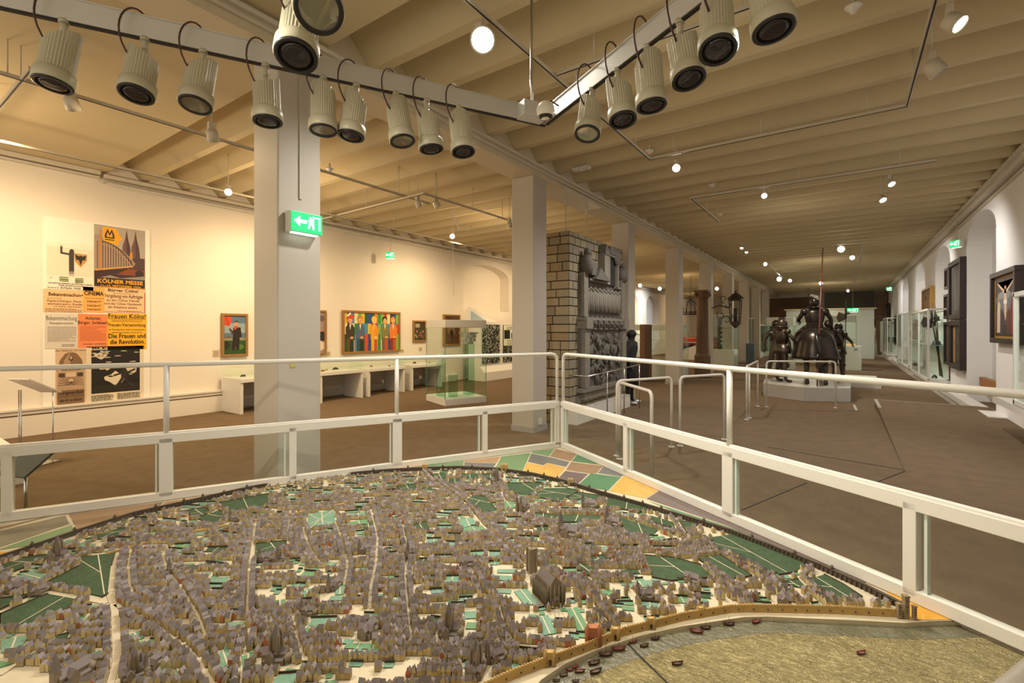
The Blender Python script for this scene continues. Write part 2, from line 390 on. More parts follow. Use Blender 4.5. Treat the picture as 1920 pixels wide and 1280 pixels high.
# ============================================================ LIGHTING BARS AND SPOTLIGHTS OVER THE MODEL
ZL = EYE+1.595
A0 = Pz(-120, -11, ZL); Ck = Pz(1022, 236, ZL)
dA = (A0-Ck).normalized(); dB = (Pz(1328, 0, ZL)-Ck).normalized()
def light_bar(label, a, b):
    t = thing('light_bar', label, 'light bar', a); o = Vector(a)
    m = MB(); m.bar(Vector((0, 0, .06)), b-o+Vector((0, 0, .06)), .035, .112); m.build('channel', M_ALU, t)
    m = MB(); m.bar(Vector((0, 0, -.001)), b-o+Vector((0, 0, -.001)), .02, .012); m.build('slot', M_TILEW, t)
    m = MB(); m.bar(Vector((0, 0, .119)), b-o+Vector((0, 0, .119)), .05, .006); m.build('cover_strip', M_ALU, t)
    return t
light_bar('long aluminium lighting bar running from the upper left to the corner', Ck, Ck+dA*4.2)
light_bar('aluminium lighting bar rising from the corner to the upper right', Ck+dB*.03, Ck+dB*3.2)
bj = Ck+dA*((lambda r: ((Ck.x*r.y-Ck.y*r.x)/(dA.y*r.x-dA.x*r.y)))(ray(566, 100)))
light_bar('short aluminium cross bar above the two overlapping lamps', bj+dB*.04, bj+dB*1.6)
# hanging rod with box at the corner
t = thing('ceiling_rod', 'steel suspension rod with square box where the lighting bars meet', 'hanging rod', Pz(998, 222, ZL))
o = t.location.copy()
b = MB(); b.tube([Vector((0, 0, .1)), Vector((-.01, 0, .3)), Vector((0, 0, ZC-ZL))], .011, 10); b.build('rod', M_STEEL, t)
b = MB(); b.box((-.0, .0, .05), (.2, .13, .11), rz=math.atan2(dA.y, dA.x)); b.build('junction_box', M_ALU, t, bevel=.004)

def lathe_oblique(b, r, z0, z1, slant, n, mi, ribs):
    """upright ribbed barrel whose top is cut on the slant"""
    vs = []; fs = []
    N = n*2 if ribs else n
    for lev in (0, 1):
        for k in range(N):
            a = 2*math.pi*k/N; rr = r*(1 if k % 2 == 0 or not ribs else .955)
            z = z0 if lev == 0 else z1+slant*math.cos(a)
            vs.append((rr*math.cos(a), rr*math.sin(a), z))
    for k in range(N): fs.append((k, (k+1) % N, N+(k+1) % N, N+k))
    fs.append(tuple(range(N, 2*N))); b.add(vs, fs, mi)
def make_lamp(pivot, aimp, label, clear, group='spotlights hung over the model', cable=1, roll=0, scale=1):
    """pivot: under the bar; aimp: centre of the lens"""
    t = thing('spotlight', label, 'spotlight', pivot, group=None)
    d = (Vector(aimp)-Vector(pivot)); L = d.length; d.normalize()
    Q = frameM(-d).to_4x4() @ Matrix.Rotation(roll, 4, 'Z')
    def place(o): o.matrix_local = Q; return o
    s = scale
    b = MB(); lathe_oblique(b, .075*s, -L+.05*s, -L+.262*s, .045*s, 34, 0, True); place(b.build('housing', M_LAMP, t))
    b = MB(); b.lathe([(.075*s, -L+.075*s), (.086*s, -L+.064*s), (.087*s, -L+.012*s), (.080*s, -L+.006*s)], n=28)
    place(b.build('front_ring', M_LAMP, t))
    b = MB(); b.lathe([(.082*s, -L+.012*s), (.083*s, -L), (.068*s, -L-.002*s), (.064*s, -L+.012*s)], n=28); place(b.build('black_rim', M_BLK, t))
    if clear:
        b = MB(); b.lathe([(.066*s, -L+.006*s), (.05*s, -L+.035*s), (.02*s, -L+.06*s), (.001, -L+.062*s)], n=18, smooth=False); b.lathe([(.014*s, -L+.02*s), (.014*s, -L+.06*s)], n=10, mi=1)
        place(b.build('reflector', [mat('reflector', (.75, .75, .72), .12, 1), M_BLK], t))
    else:
        b = MB(); b.lathe([(.071*s, -L+.002*s), (.04*s, -L-.003*s), (.001, -L-.005*s)], n=24); place(b.build('lens', mat('dark_lens', (.02, .016, .018), .1), t))
    b = MB(); b.tube([Vector((0, 0, .05)), Vector((0, 0, -.03))], .017*s, 12); b.lathe([(.024*s, .035), (.024*s, .055)], n=12)
    e = (Matrix.Rotation(0, 3, 'Z') @ (d*(L-.17*s))); b.tube([Vector((0, 0, -.01)), e*.6], .016*s, 10); b.build('stem', M_LAMP, t)
    if cable:
        nr = Vector((-(pivot[0]), -(pivot[1]), 0)).normalized()
        side = (Vector((dA.x, dA.y, 0))*cable*.8+nr*.55)*.10
        pth = []
        a0 = Vector((0, 0, .17)); a3 = d*(L-.20*s)+side*.55
        for i in range(13):
            u = i/12; p1 = a0+side*.9+Vector((0, 0, .08)); p2 = a3+side*1.5+Vector((0, 0, .13))
            pth.append(a0*(1-u)**3+p1*3*u*(1-u)**2+p2*3*u*u*(1-u)+a3*u**3)
        b = MB(); b.tube(pth, .005, 6); b.build('cable', M_CABLE, t)
    return t
def lamp_on(P, d, px, lens, label, clear, cable=1, L=.31, roll=0, near=1):
    r = ray(px, 100); s = (P.x*r.y-P.y*r.x)/(d.y*r.x-d.x*r.y)
    pv = P+d*s+Vector((0, 0, -.045))
    g = ray(*lens); q = pv-E
    # |E+g*t - pv| = L, nearer root
    A = g.dot(g); B = -2*g.dot(q); C_ = q.dot(q)-L*L; D = B*B-4*A*C_
    tt = (-B-near*math.sqrt(D))/(2*A) if D > 0 else -B/(2*A)
    return make_lamp(pv, E+g*tt, label, clear, cable=cable, roll=px*.9)
LA = [(120, (99, 160), 'leftmost ribbed ivory spotlight hanging from the long bar', 0),
      (272, (255, 178), 'second ribbed ivory spotlight from the left on the long bar', 0),
      (381, (366, 198), 'ribbed spotlight with open reflector, third from the left', 1),
      (498, (502, 229), 'slim ribbed spotlight hanging in front of the sign pillar', 0),
      (606, (606, 246), 'ribbed spotlight with open reflector right of the sign pillar', 1),
      (668, (658, 256), 'ribbed spotlight with dark lens, sixth from the left on the long bar', 0),
      (742, (755, 266), 'greenish ribbed spotlight with open reflector, third from the bar corner', 1),
      (800, (809, 281), 'ribbed spotlight with dark lens, second from the bar corner', 0),
      (860, (869, 286), 'smallest ribbed spotlight, last on the long bar before the corner', 0)]
for px, ln, lb, cl_ in LA: lamp_on(Ck, dA, px, ln, lb, cl_, L=.31)
LB = [(1110, (1101, 252), 'ribbed spotlight with open reflector, first right of the bar corner', 1),
      (1158, (1168, 226), 'ribbed spotlight, second right of the bar corner', 0),
      (1214, (1222, 200), 'ribbed spotlight, third right of the bar corner', 0),
      (1275, (1292, 150), 'ribbed spotlight, fourth right of the bar corner', 0),
      (1342, (1346, 95), 'ribbed spotlight, fifth right of the bar corner with large dark mouth', 0),
      (1432, (1451, 58), 'largest ribbed spotlight at the right end of the bar', 0)]
for px, ln, lb, cl_ in LB: lamp_on(Ck, dB, px, ln, lb, cl_, L=.31, cable=1)
make_lamp(Pt(566, 22, 2.02), Pt(555, 106, 1.92), 'large ribbed spotlight with dark lens at the top beside the pillar', 0)
make_lamp(Pt(590, -48, 1.85), Pt(598, 19, 1.66), 'large spotlight with open reflector cut by the top edge', 1)
# ball camera by the corner
p = Pz(1030, 216, ZL)
t = thing('dome_camera', 'small white ball camera fixed beside the lighting bar corner', 'camera', Pt(1023, 207, 3.42)); 
b = MB(); b.ball((0, 0, 0), .066, n=20); b.build('housing', mat('ivory_plastic', (.78, .74, .62), .35), t)
b = MB(); b.lathe([(.052, -.042), (.042, -.056), (.001, -.064)], n=20); b.build('lens', mat('dark_lens', (.02, .016, .018), .1), t)
b = MB(); b.tube([(0, 0, .03), (.03, .03, .07), (.09, .03, .02)], .006, 8); b.build('cable', M_CABLE, t)

# ============================================================ CEILING TRACKS AND THE LIT SPOTS
def track(label, pts, r=.035):
    t = thing('lighting_track', label, 'lighting track', pts[0]); o = Vector(pts[0])
    b = MB()
    for a, c in zip(pts, pts[1:]): b.bar(Vector(a)-o, Vector(c)-o, r, .03)
    b.build('rail', M_TRACK, t)
    b = MB()
    for a, c in zip(pts, pts[1:]):
        q = (Vector(a)+Vector(c))/2; b.bar(Vector(a)-o-Vector((0, 0, .017)), Vector(c)-o-Vector((0, 0, .017)), r*.35, .004)
    b.build('slot', M_TILEW, t)
    n = 0
    for a, c in zip(pts, pts[1:]):
        for u in (.12, .5, .88):
            q = Vector(a).lerp(Vector(c), u); b = MB(); b.tube([q-o, Vector((q.x, q.y, ZC+.01))-o], .006, 6); b.build('hanger', M_TRACK, t)
    return t
ZT = 4.16
def XY(x, y): return Vector((x, y, ZT))
c1 = Pz(1218, 298, ZT); c2 = Vector((Pz(1698, 205, ZT).x, c1.y, ZT))
track('square ceiling track over the ramp', [Vector((c1.x, 2.2, ZT)), c1, c2, Vector((c2.x, 2.2, ZT))])
c3 = Pz(1038, 141, ZT); track('cross track passing behind the rising lighting bar', [Vector((c1.x+.03, c3.y, ZT)), Vector((1.0, c3.y, ZT))])
c4 = Pz(1296, 371, ZT); c5 = Pz(1350, 416, ZT)
track('track running across and then back past the second bay', [Vector((1.1, c4.y, ZT)), c4, Vector((c4.x, c5.y, ZT))])
track('white cross track in front of the mounted knight', [Pz(1416, 471, ZT), Vector((.3, Pz(1416, 471, ZT).y, ZT))])
track('long dark track running away above the right-hand walkway', [Vector((Pz(1622, 445, ZT).x, 17, ZT)), Vector((Pz(1622, 445, ZT).x, 33, ZT))])
track('track running away above the wrought iron sign', [Vector((Pz(1430, 488, ZT).x, 20, ZT)), Vector((Pz(1430, 488, ZT).x, 30, ZT))])
track('long ceiling track close to the left wall', [Vector((-8.6, -1, 4.0)), Vector((-8.6, 16, 4.0))])
track('ceiling track behind the row of spotlights over the left aisle', [Vector((-6.45, .2, 4.05)), Vector((-6.45, 6.5, 4.05))])
track('angled ceiling track with two small spots over the left aisle', [Pz(600, 412, 4.02), Pz(795, 362, 4.02), Pz(958, 414, 4.02)])
track('short cross track at the upper left edge', [Pz(58, 128, 4.05), Pz(-60, 270, 4.05)])

def small_spot(p, label, aim=(0, .5, -1), lit=None, size=1.0):
    t = thing('track_spot', label, 'spotlight', p); d = Vector(aim).normalized(); s = size
    if p[2] < ZR-.1: b = MB(); b.tube([(0, 0, 0), (0, 0, ZC-p[2]+.01)], .006, 6); b.build('hanger', M_TRACK, t)
    b = MB(); b.box((0, 0, -.03), (.035*s, .06*s, .09)); b.tube([(0, 0, -.06), Vector((0, 0, -.075))+d*.03], .01, 8); b.build('adapter', M_TRACK, t)
    c = Vector((0, 0, -.10))+d*.03; Q = frameM(d)
    b = MB(); b.lathe([(.02*s, -.05*s), (.045*s, -.035*s), (.052*s, .05*s), (.046*s, .052*s), (.04*s, .02*s)], c, 16, M=Q); b.build('head', M_TRACK, t)
    b = MB(); b.lathe([(.045*s, .034*s), (.025*s, .042*s), (.001, .044*s)], c, 14, M=Q); b.build('lens', lit or mat('dark_lens', (.02, .016, .018), .1), t)
    return t
def lit(px, py, z, label, m, s=1.0, aim=None):
    p = Pz(px, py, z); p2 = p+Vector((0, 0, .10))
    a = (E-p).normalized() if aim is None else Vector(aim)
    small_spot(p2, label, aim=a, lit=m, size=s)
lit(905, 75, 4.03, 'blazing white spot near the top of the photo', M_BULB, 2.0)
lit(428, 360, 3.92, 'glaring warm spot left of the sign pillar', M_BULBW, 1.2)
lit(848, 443, 3.85, 'glaring warm spot above the free-standing glass case', M_BULBW, 1.2)
lit(1268, 315, 4.05, 'glaring white spot below the square track corner', M_BULB, 1.2)
lit(1433, 367, 4.05, 'small glaring white spot right of the middle track', M_BULB, 1.0)
lit(1780, 38, 4.05, 'bright tilted spot at the upper right on the track', M_BULB, 1.3, aim=(.6, -.3, -.7))
lit(1747, 122, 4.05, 'unlit ivory spot below the bright tilted one', mat('dark_lens', (.02, .016, .018), .1), 1.5, aim=(.5, .1, -.8))
lit(1668, 340, 4.05, 'greenish white lit spot above the right-hand walkway', mat('lit_green', (1, 1, 1), .4, emit=(.75, 1, .85), es=30), 1.1, aim=(.3, -.5, -.7))
lit(1652, 370, 4.05, 'warm lit spot just under the greenish one', M_BULBW, 1.2, aim=(.3, -.5, -.7))
lit(1577, 467, 4.05, 'largest glaring lamp above the lances', M_BULB, 2.0)
lit(1598, 483, 4.0, 'glaring lamp just right of the largest far one', M_BULB, 1.5)
lit(1461, 523, 4.0, 'bright far lamp up left of the rider', M_BULB, 2.2)
lit(1481, 526, 4.0, 'far lamp directly right of the bright one above the rider', M_BULB, 1.6)
lit(1539, 531, 4.0, 'far glaring lamp crossing the long lance', M_BULB, 1.8)
lit(1435, 495, 4.0, 'small warm far lamp at the start of the receding track', M_BULBW, 1.3)
lit(1590, 545, 3.9, 'lowest small far lamp above the exit arch', M_BULBW, 1.5)
lit(1200, 535, 4.0, 'left one of two warm stars beside the arched recesses', M_BULBW, 2.0)
lit(1237, 541, 4.0, 'right one of two warm stars beside the arched recesses', M_BULBW, 2.0)
lit(1344, 541, 4.0, 'warm lamp above the framed notice behind the pillars', M_BULBW, 2.0)
lit(1400, 470, 4.0, 'white cluster spot at the end of the white cross track', M_BULB, .9, aim=(0, -.6, -.8))
lit(1391, 462, 4.0, 'white cluster spot left of its twin on the cross track', M_BULB, .9, aim=(0, -.6, -.8))
small_spot(Pz(397, 232, 4.05), 'small brass-coloured spot above the left wall painting', aim=(-.6, .5, -.9), size=1.3)
small_spot(Pz(132, 168, 4.05), 'small spot half hidden behind the leftmost spotlight', aim=(-.6, .5, -.9), size=1.3)
small_spot(Pz(783, 368, 4.02), 'left one of two small spots on the angled track', aim=(.1, .5, -.9), size=1.2)
small_spot(Pz(817, 370, 4.02), 'right one of two small spots on the angled track', aim=(.3, .5, -.9), size=1.2)
small_spot(Pz(955, 410, 4.02), 'small spot at the end of the angled track beside the pillar', aim=(.1, .5, -.9), size=1.2)
# smoke detectors
def detector(px, py, label, r=.05):
    p = Pz(px, py, ZR-.01); t = thing('smoke_detector', label, 'smoke detector', p)
    b = MB(); b.lathe([(r*1.3, .02), (r*1.3, .012), (r, .0), (r*.6, -.012), (r*.5, -.035), (r*.3, -.04)], n=16); b.tube([(0, 0, .015), (0, 0, ZC-p.z+.01)], .012, 6); b.build('body', M_WHITE, t)
for px, py, l in ((618, 318, 'small white smoke detector right of the sign pillar'), (1218, 284, 'round smoke detector above the track corner'), (1350, 402, 'smoke detector beside the second track'),
                  (1600, 16, 'white smoke detector at the top right'), (1336, 347, 'tiny smoke detector between two lit spots')): detector(px, py, l)
t = thing('alarm_box', 'flat white box with red dot under the ribs near the pillars', 'alarm box', Pz(1090, 316, 4.352))
b = MB(); b.box((0, 0, 0), (.3, .12, .05)); b.build('case', M_WHITE, t, bevel=.008)
b = MB(); b.lathe([(.008, -.002), (.006, .004)], (0, -.062, 0), 8, M=frameM((0, -1, 0))); b.build('indicator', mat('red_dot', (.5, .03, .02), .4), t)
b = MB(); b.ball((.0, 0, -.03), .018, n=8); b.build('sensor', mat('ivory_plastic', (.78, .74, .62), .35), t)

# ============================================================ EXIT SIGNS
M_SIGN = mat('exit_green', (.01, .4, .13), .4, emit=(.01, .55, .14), es=.75)
M_SIGNW = mat('exit_white', (.9, 1, .95), .4, emit=(.85, 1, .93), es=1.5)
def exit_sign(c, w, h, nrm, label, hang=None, arrow=True):
    """c centre, nrm = facing direction (horizontal)"""
    t = thing('exit_sign', label, 'exit sign', c, math.atan2(nrm[1], nrm[0])+math.pi/2)
    b = MB(); b.box((0, .05, 0), (w, .09, h)); b.build('box', M_WHITE, t, bevel=.005)
    b = MB(); b.box((0, -.0, 0), (w*.96, .012, h*.93)); b.build('face', M_SIGN, t)
    b = MB(); y = -.009
    F = lambda x, z: (x*w, y, z*h)
    def poly(pts): b.extrude([F(*p) for p in pts], (0, -.004, 0))
    if arrow:
        poly([(-.42, .02), (-.24, .26), (-.24, .1), (-.02, .1), (-.02, -.06), (-.24, -.06), (-.24, -.22)])
    # door and running figure
    poly([(.16, -.3), (.16, .34), (.4, .34), (.4, -.3), (.36, -.3), (.36, .28), (.2, .28), (.2, -.3)])
    poly([(.06, .22), (.11, .22), (.11, .30), (.06, .30)]); poly([(.02, .16), (.14, .2), (.16, .02), (.06, -.04)]); poly([(.06, .0), (.12, .0), (.05, -.28), (.0, -.26)]); poly([(.12, 0), (.15, .04), (.22, -.2), (.17, -.24)])
    b.build('pictogram', M_SIGNW, t)
    b = MB(); b.box((0, .045, -h/2-.004), (w*.8, .05, .008)); b.build('down_light', M_SIGNW, t)
    if hang:
        b = MB(); b.tube([(0, .045, h/2), (0, .045, h/2+hang)], .007, 8); b.build('hanger', M_TRACK, t)
    return t
# ============================================================ FLAT ARTWORK HELPER
def pm(h, rough=.6): return mat('ink_'+h, h, rough)
def text_mesh(s, bold=0):
    cu = bpy.data.curves.new('t', 'FONT'); cu.body = s; cu.size = 1; cu.offset = bold; cu.resolution_u = 2
    o = bpy.data.objects.new('t', cu); COL.objects.link(o)
    dg = bpy.context.evaluated_depsgraph_get(); me = bpy.data.meshes.new_from_object(o.evaluated_get(dg))
    vs = [v.co.copy() for v in me.vertices]; fs = [tuple(p.vertices) for p in me.polygons]
    bpy.data.objects.remove(o); bpy.data.curves.remove(cu); bpy.data.meshes.remove(me)
    return vs, fs
class Art:
    """a flat picture: origin lower left, U right, V up, N towards the viewer; u, v run 0..1"""
    def __init__(s, O, U, V, N): s.O = Vector(O); s.U = Vector(U); s.V = Vector(V); s.N = Vector(N).normalized(); s.w = s.U.length; s.h = s.V.length; s.L = {}; s.k = 0
    def P(s, u, v, k=0): return s.O+s.U*u+s.V*v+s.N*k
    def _b(s, part, col):
        return s.L.setdefault(part, {}).setdefault(col, MB())
    def poly(s, col, pts, part='picture'):
        s.k += .00012; vs = [s.P(u, v, s.k) for u, v in pts]; s._b(part, col).add(vs, [tuple(range(len(vs)))])
        return s
    def rect(s, col, u0, v0, u1, v1, part='picture'): return s.poly(col, [(u0, v0), (u1, v0), (u1, v1), (u0, v1)], part)
    def ell(s, col, u, v, a, b, n=14, part='picture'): return s.poly(col, [(u+a*math.cos(6.2832*i/n), v+b*math.sin(6.2832*i/n)) for i in range(n)], part)
    def line(s, col, p, q, w, part='picture'):
        a = Vector((p[0]*s.w, p[1]*s.h)); b = Vector((q[0]*s.w, q[1]*s.h)); d = (b-a)
        if d.length < 1e-6: return s
        n = Vector((-d.y, d.x)).normalized()*w*s.w/2
        return s.poly(col, [((x.x)/s.w, (x.y)/s.h) for x in (a-n, b-n, b+n, a+n)], part)
    def text(s, st, u0, u1, v, hh, col='15100c', bold=.02, part='lettering'):
        """baseline at v, capital height hh (fraction of V), stretched to span u0..u1"""
        vs, fs = text_mesh(st, bold)
        if not vs: return s
        x0 = min(p.x for p in vs); x1 = max(p.x for p in vs); s.k += .00012
        out = [s.P(u0+(p.x-x0)/(x1-x0)*(u1-u0), v+p.y/.73*hh, s.k+.0004) for p in vs]
        s._b(part, col).add(out, fs); return s
    def body(s, u0, v0, u1, v1, rows, col='3a3028', seed=1, part='lettering', fill=.45):
        r = random.Random(seed); dv = (v1-v0)/rows; s.k += .00012
        for i in range(rows):
            v = v0+dv*i; u = u0; end = u1 if r.random() < .8 else u0+(u1-u0)*r.uniform(.5, .9)
            while u < end-.01:
                w = r.uniform(.02, .07); w = min(w, end-u); vs = [s.P(*q, s.k) for q in ((u, v), (u+w, v), (u+w, v+dv*fill), (u, v+dv*fill))]
                s._b(part, col).add(vs, [(0, 1, 2, 3)]); u += w+.012
        return s
    def build(s, parent):
        off = parent.matrix_basis.inverted()
        for part, d in s.L.items():
            M_ = MB(); mats = []
            for col, b in d.items():
                M_.add([off @ v for v in b.v], b.f, len(mats)); mats.append(pm(col))
            M_.build(part, mats, parent)
def wall_rect(x, p0, p1, top, bot):
    """picture rectangle on a wall facing +X: pixel columns p0, p1 and rows at p0"""
    a = PX(p0, top, x); b = PX(p0, bot, x); c = PX(p1, bot, x)
    return b.y, c.y, b.z, a.z
def wall_art(x, y0, y1, z0, z1, face=1):
    if face > 0: return Art((x, y0, z0), (0, y1-y0, 0), (0, 0, z1-z0), (1, 0, 0))
    return Art((x, y1, z0), (0, y0-y1, 0), (0, 0, z1-z0), (-1, 0, 0))
def frame_on_wall(t, x, y0, y1, z0, z1, w, d, m, face=1, back=True):
    o = t.location; b = MB()
    for (ya, yb, za, zb) in ((y0, y1, z0, z0+w), (y0, y1, z1-w, z1), (y0, y0+w, z0+w, z1-w), (y1-w, y1, z0+w, z1-w)):
        b.box((x+face*d/2-o.x, (ya+yb)/2-o.y, (za+zb)/2-o.z), (d, yb-ya, zb-za))
    f = b.build('frame', m, t, bevel=.006)
    b = MB(); b.box((x+face*d*.3-o.x, (y0+y1)/2-o.y, (z0+z1)/2-o.z), (d*.4, y1-y0-w, z1-z0-w)); b.build('canvas', mat('canvas_back', (.3, .24, .16), .8), t)
    return f
# ============================================================ POSTER PANEL
xw = XL+.02
PY0, PY1, PZ0, PZ1 = 1.956, 3.39, .40, 3.49
t = thing('poster_board', 'tall white board on the left wall covered with old posters', 'board', (XL, PY0, .40))
b = MB(); b.box((.012, (PY1-PY0)/2, (PZ1-PZ0)/2), (.022, PY1-PY0, PZ1-PZ0)); b.build('board', mat('board_white', (.82, .79, .72), .5), t, bevel=.003)
xp = XL+.026
def poster(p0, p1, top, bot, label, paper):
    y0, y1, z0, z1 = wall_rect(xp, p0, p1, top, bot); z0 = max(z0, PZ0+.01); y0 = max(y0, PY0); y1 = min(y1, PY1)
    t = thing('poster', label, 'poster', (xp, y0, z0)); b = MB(); b.box((0, (y1-y0)/2, (z1-z0)/2), (.003, y1-y0, z1-z0)); b.build('sheet', pm(paper), t)
    return t, wall_art(xp+.0017, y0, y1, z0, z1)
BK = '1d1510'
t, A = poster(86, 175, 451, 541, 'pale poster of a dark bent figure holding an eagle shield', 'e9dfcf')
A.rect('e0d3bd', .02, .3, .98, .9); A.rect('3c3430', .47, .40, .58, .82); A.ell('3c3430', .53, .84, .05, .04); A.poly('3c3430', [(.30, .76), (.5, .74), (.5, .78), (.34, .80)]); A.rect('3c3430', .29, .76, .335, .93); A.ell('e9c9a0', .31, .94, .03, .025)
A.rect('8d837a', .47, .34, .58, .40); A.rect('bdb4a8', .47, .29, .58, .34)
A.poly('b58a44', [(.58, .80), (.86, .79), (.86, .66), (.72, .50), (.6, .62)]); A.poly('2a1d14', [(.60, .775), (.68, .74), (.72, .76), (.76, .74), (.84, .77), (.82, .66), (.76, .66), (.72, .54), (.68, .66), (.62, .66)])
for v, c in ((.25, '6a7a35'), (.21, '4d5a2a'), (.175, '6a7a35')): A.poly(c, [(.27, v), (.46, v-.005), (.46, v+.02), (.27, v+.025)]); A.poly(c, [(.60, v-.02), (.78, v-.01), (.78, v+.015), (.60, v+.01)])
A.text('JAHRTAUSEND-AUSSTELLUNG', .04, .97, .115, .030, BK); A.text('DER RHEINLANDE', .26, .78, .073, .028, BK); A.text('KÖLN 1925', .30, .72, .015, .042, BK); A.body(.03, .02, .26, .05, 2); A.body(.76, .01, .97, .03, 1)
A.ell('8a8078', .1, .24, .03, .02); A.ell('e9dfcf', .1, .24, .02, .013); A.build(t)
t, A = poster(176.5, 272, 419.5, 537, 'poster of an arched iron bridge, twin cathedral spires and yellow crown', 'a79c93')
A.poly('e6a21c', [(.16, .98), (.42, .97), (.47, .88), (.55, .80), (.47, .77), (.47, .70), (.3, .72), (.16, .76)])
A.poly('33220e', [(.20, .86), (.25, .95), (.29, .88), (.33, .95), (.38, .86), (.385, .80), (.195, .80)]); A.poly('e6a21c', [(.235, .85), (.25, .90), (.29, .835), (.33, .90), (.345, .85), (.35, .82), (.23, .82)]); A.rect('33220e', .2, .765, .38, .785); A.rect('e6a21c', .2, .77, .38, .772)
for c in (.62, .80): A.poly('6a4a48', [(c-.085, .50), (c-.08, .70), (c-.03, .82), (c, .98), (c+.03, .82), (c+.07, .70), (c+.1, .50)]); A.poly('4a3236', [(c, .50), (c, .97), (c+.03, .82), (c+.07, .70), (c+.1, .50)])
A.rect('4a3236', .55, .30, .99, .52); A.poly('c58a20', [(.66, .45), (.70, .63), (.74, .6), (.74, .4)])
A.poly('9a8476', [(0, .20), (0, .84), (.14, .84), (.2, .72)]+[(.2+.6*i/10, .72-.30*(i/10)**2) for i in range(1, 11)]+[(.74, .36), (.1, .24)])
for i in range(14):
    u = .06+.05*i; vt = .74-.32*max(0, (u-.15)/.62)**2; A.line('3a2424', (u, .27+.12*u), (u, vt), .012)
for (o_, c_) in ((.0, '3a2424'), (.05, 'b08a68')): 
    pts = [(.14+.6*i/10, .74-o_-.34*(i/10)**2) for i in range(11)]
    for a, c in zip(pts, pts[1:]): A.line(c_, a, c, .02)
A.poly('c99a4e', [(.02, .255), (.72, .36), (.72, .38), (.02, .285)]); A.poly('c08028', [(.1, .24), (.13, .24), (.13, .92), (.1, .92)]); A.poly('3a2228', [(0, .15), (0, .255), (.7, .35), (.99, .33), (.99, .15)])
A.poly('7d3c22', [(.42, .22), (.66, .33), (.99, .32), (.99, .22)]); A.ell('2b1b20', .88, .25, .09, .07); A.poly('8d8578', [(0, .13), (.3, .20), (.5, .16), (.99, .22), (.99, .13)]); A.rect('2b1b20', .0, .0, .99, .155)
A.text('KÖLNER MESSE', .06, .95, .07, .062, 'e6a21c', .03); A.text('11.-19. SEPTEMBER 1924', .12, .9, .015, .03, 'e6a21c', .02); A.rect('c98a20', 0, .0, 1, .012); A.build(t)
t, A = poster(80, 155.5, 541, 585, 'wide peach-coloured notice headed Bekanntmachung', 'e8b98a')
A.text('Bekanntmachung', .13, 1.0, .72, .15, BK, .03); A.text('Papierschlangen, Feuer-', .1, 1.0, .46, .1, BK, .01); A.text('werkskörpern, Konfe-', .1, 1.0, .33, .1, BK, .01); A.text('und anderen Gegenständen', .25, .95, .24, .06, BK, .01); A.body(.05, .02, .98, .2, 4, seed=3); A.body(.1, .6, .45, .64, 1); A.build(t)
t, A = poster(196, 272.5, 538, 585, 'peach notice with red edge addressed to the citizens', 'e9bd90')
A.rect('b4452a', .975, 0, 1, .86); A.rect('b4452a', 0, 0, 1, .02); A.text('Bürger Cölns!', .08, .82, .84, .12, BK, .03); A.text('Vergebung von Aufträgen', -.0, .93, .60, .15, BK, .015); A.text('an den Cölner Handel', .05, .84, .45, .1, BK, .01); A.text('und das Cölner Handwerk', .0, .9, .31, .1, BK, .01); A.text('der Arbeitsnot steuern.', .08, .8, .17, .1, BK, .01); A.body(.3, .05, .9, .1, 1, seed=4); A.body(.2, .76, .7, .8, 1); A.build(t)
t, A = poster(155.5, 196, 537, 585.5, 'narrow yellow-orange cinema bill repeating the word night', 'e6a653')
A.text('CINEMA', .05, .96, .68, .16, BK, .035); A.text('NIGHT', .2, .85, .40, .07, BK, .02); A.text('NIGHT', .2, .85, .24, .07, BK, .02); A.text('NIGHT', .2, .85, .09, .07, BK, .02); A.body(.1, .55, .95, .59, 1); A.build(t)
t, A = poster(84, 146, 587, 654, 'light grey notice about New Year night, dense small print', 'cfc6ba')
A.text('Bekanntmachung', .04, .97, .81, .13, BK, .0); A.text('Neujahrsnacht', .14, .86, .70, .06, BK, .01); A.body(.08, .2, .95, .64, 16, '5a5048', 6, fill=.4); A.body(.5, .06, .9, .14, 2, BK, 7); A.build(t)
t, A = poster(146, 201.5, 588, 652, 'orange-red notice addressed to workers, citizens and soldiers', 'e8854f')
A.text('Arbeiter,', .24, .8, .83, .1, BK, .02); A.text('Bürger, Soldaten!', .0, 1, .70, .1, BK, .02); A.body(.07, .2, .95, .66, 17, '8a4428', 8, fill=.4); A.text('Der Arbeiter- und Soldatenrat.', .16, .95, .09, .045, BK, .01); A.build(t)
t, A = poster(201.5, 275, 586.5, 656, 'bright yellow poster calling the women of the town', 'e9ae22')
A.text('Frauen Kölns!', .02, .97, .86, .13, BK, .02); A.rect(BK, .03, .835, .97, .845); A.text('Frauen-Versammlung', .02, .97, .64, .09, BK, .02); A.body(.1, .77, .9, .82, 2, BK); A.text('im Fränkischen Hof, Komödienstr.', .02, .97, .53, .045, BK, .01); A.body(.1, .46, .9, .5, 1, BK)
A.text('Die Frauen und', .02, .97, .32, .125, BK, .025); A.text('die Revolution.', .06, .95, .16, .125, BK, .025); A.body(.02, .03, .95, .12, 3, BK, 9); A.build(t)
t, A = poster(104, 161, 654, 770, 'brown printed picture of a domed shell titled above the railing', 'cdb092')
A.text('Das Geheimnis von Lüttich', .0, 1, .955, .03, BK, .01); A.poly('7b6148', [(.05, .0), (.05, .62), (.14, .80), (.3, .91), (.5, .95), (.7, .91), (.86, .80), (.95, .62), (.95, 0)])
A.poly('a48a6c', [(.2, .62), (.28, .8), (.46, .93), (.5, .6)]); A.ell('4a3828', .5, .83, .08, .05); A.ell('b59b7c', .5, .84, .05, .03); A.poly('b59b7c', [(.42, .93), (.5, .99), (.58, .93)])
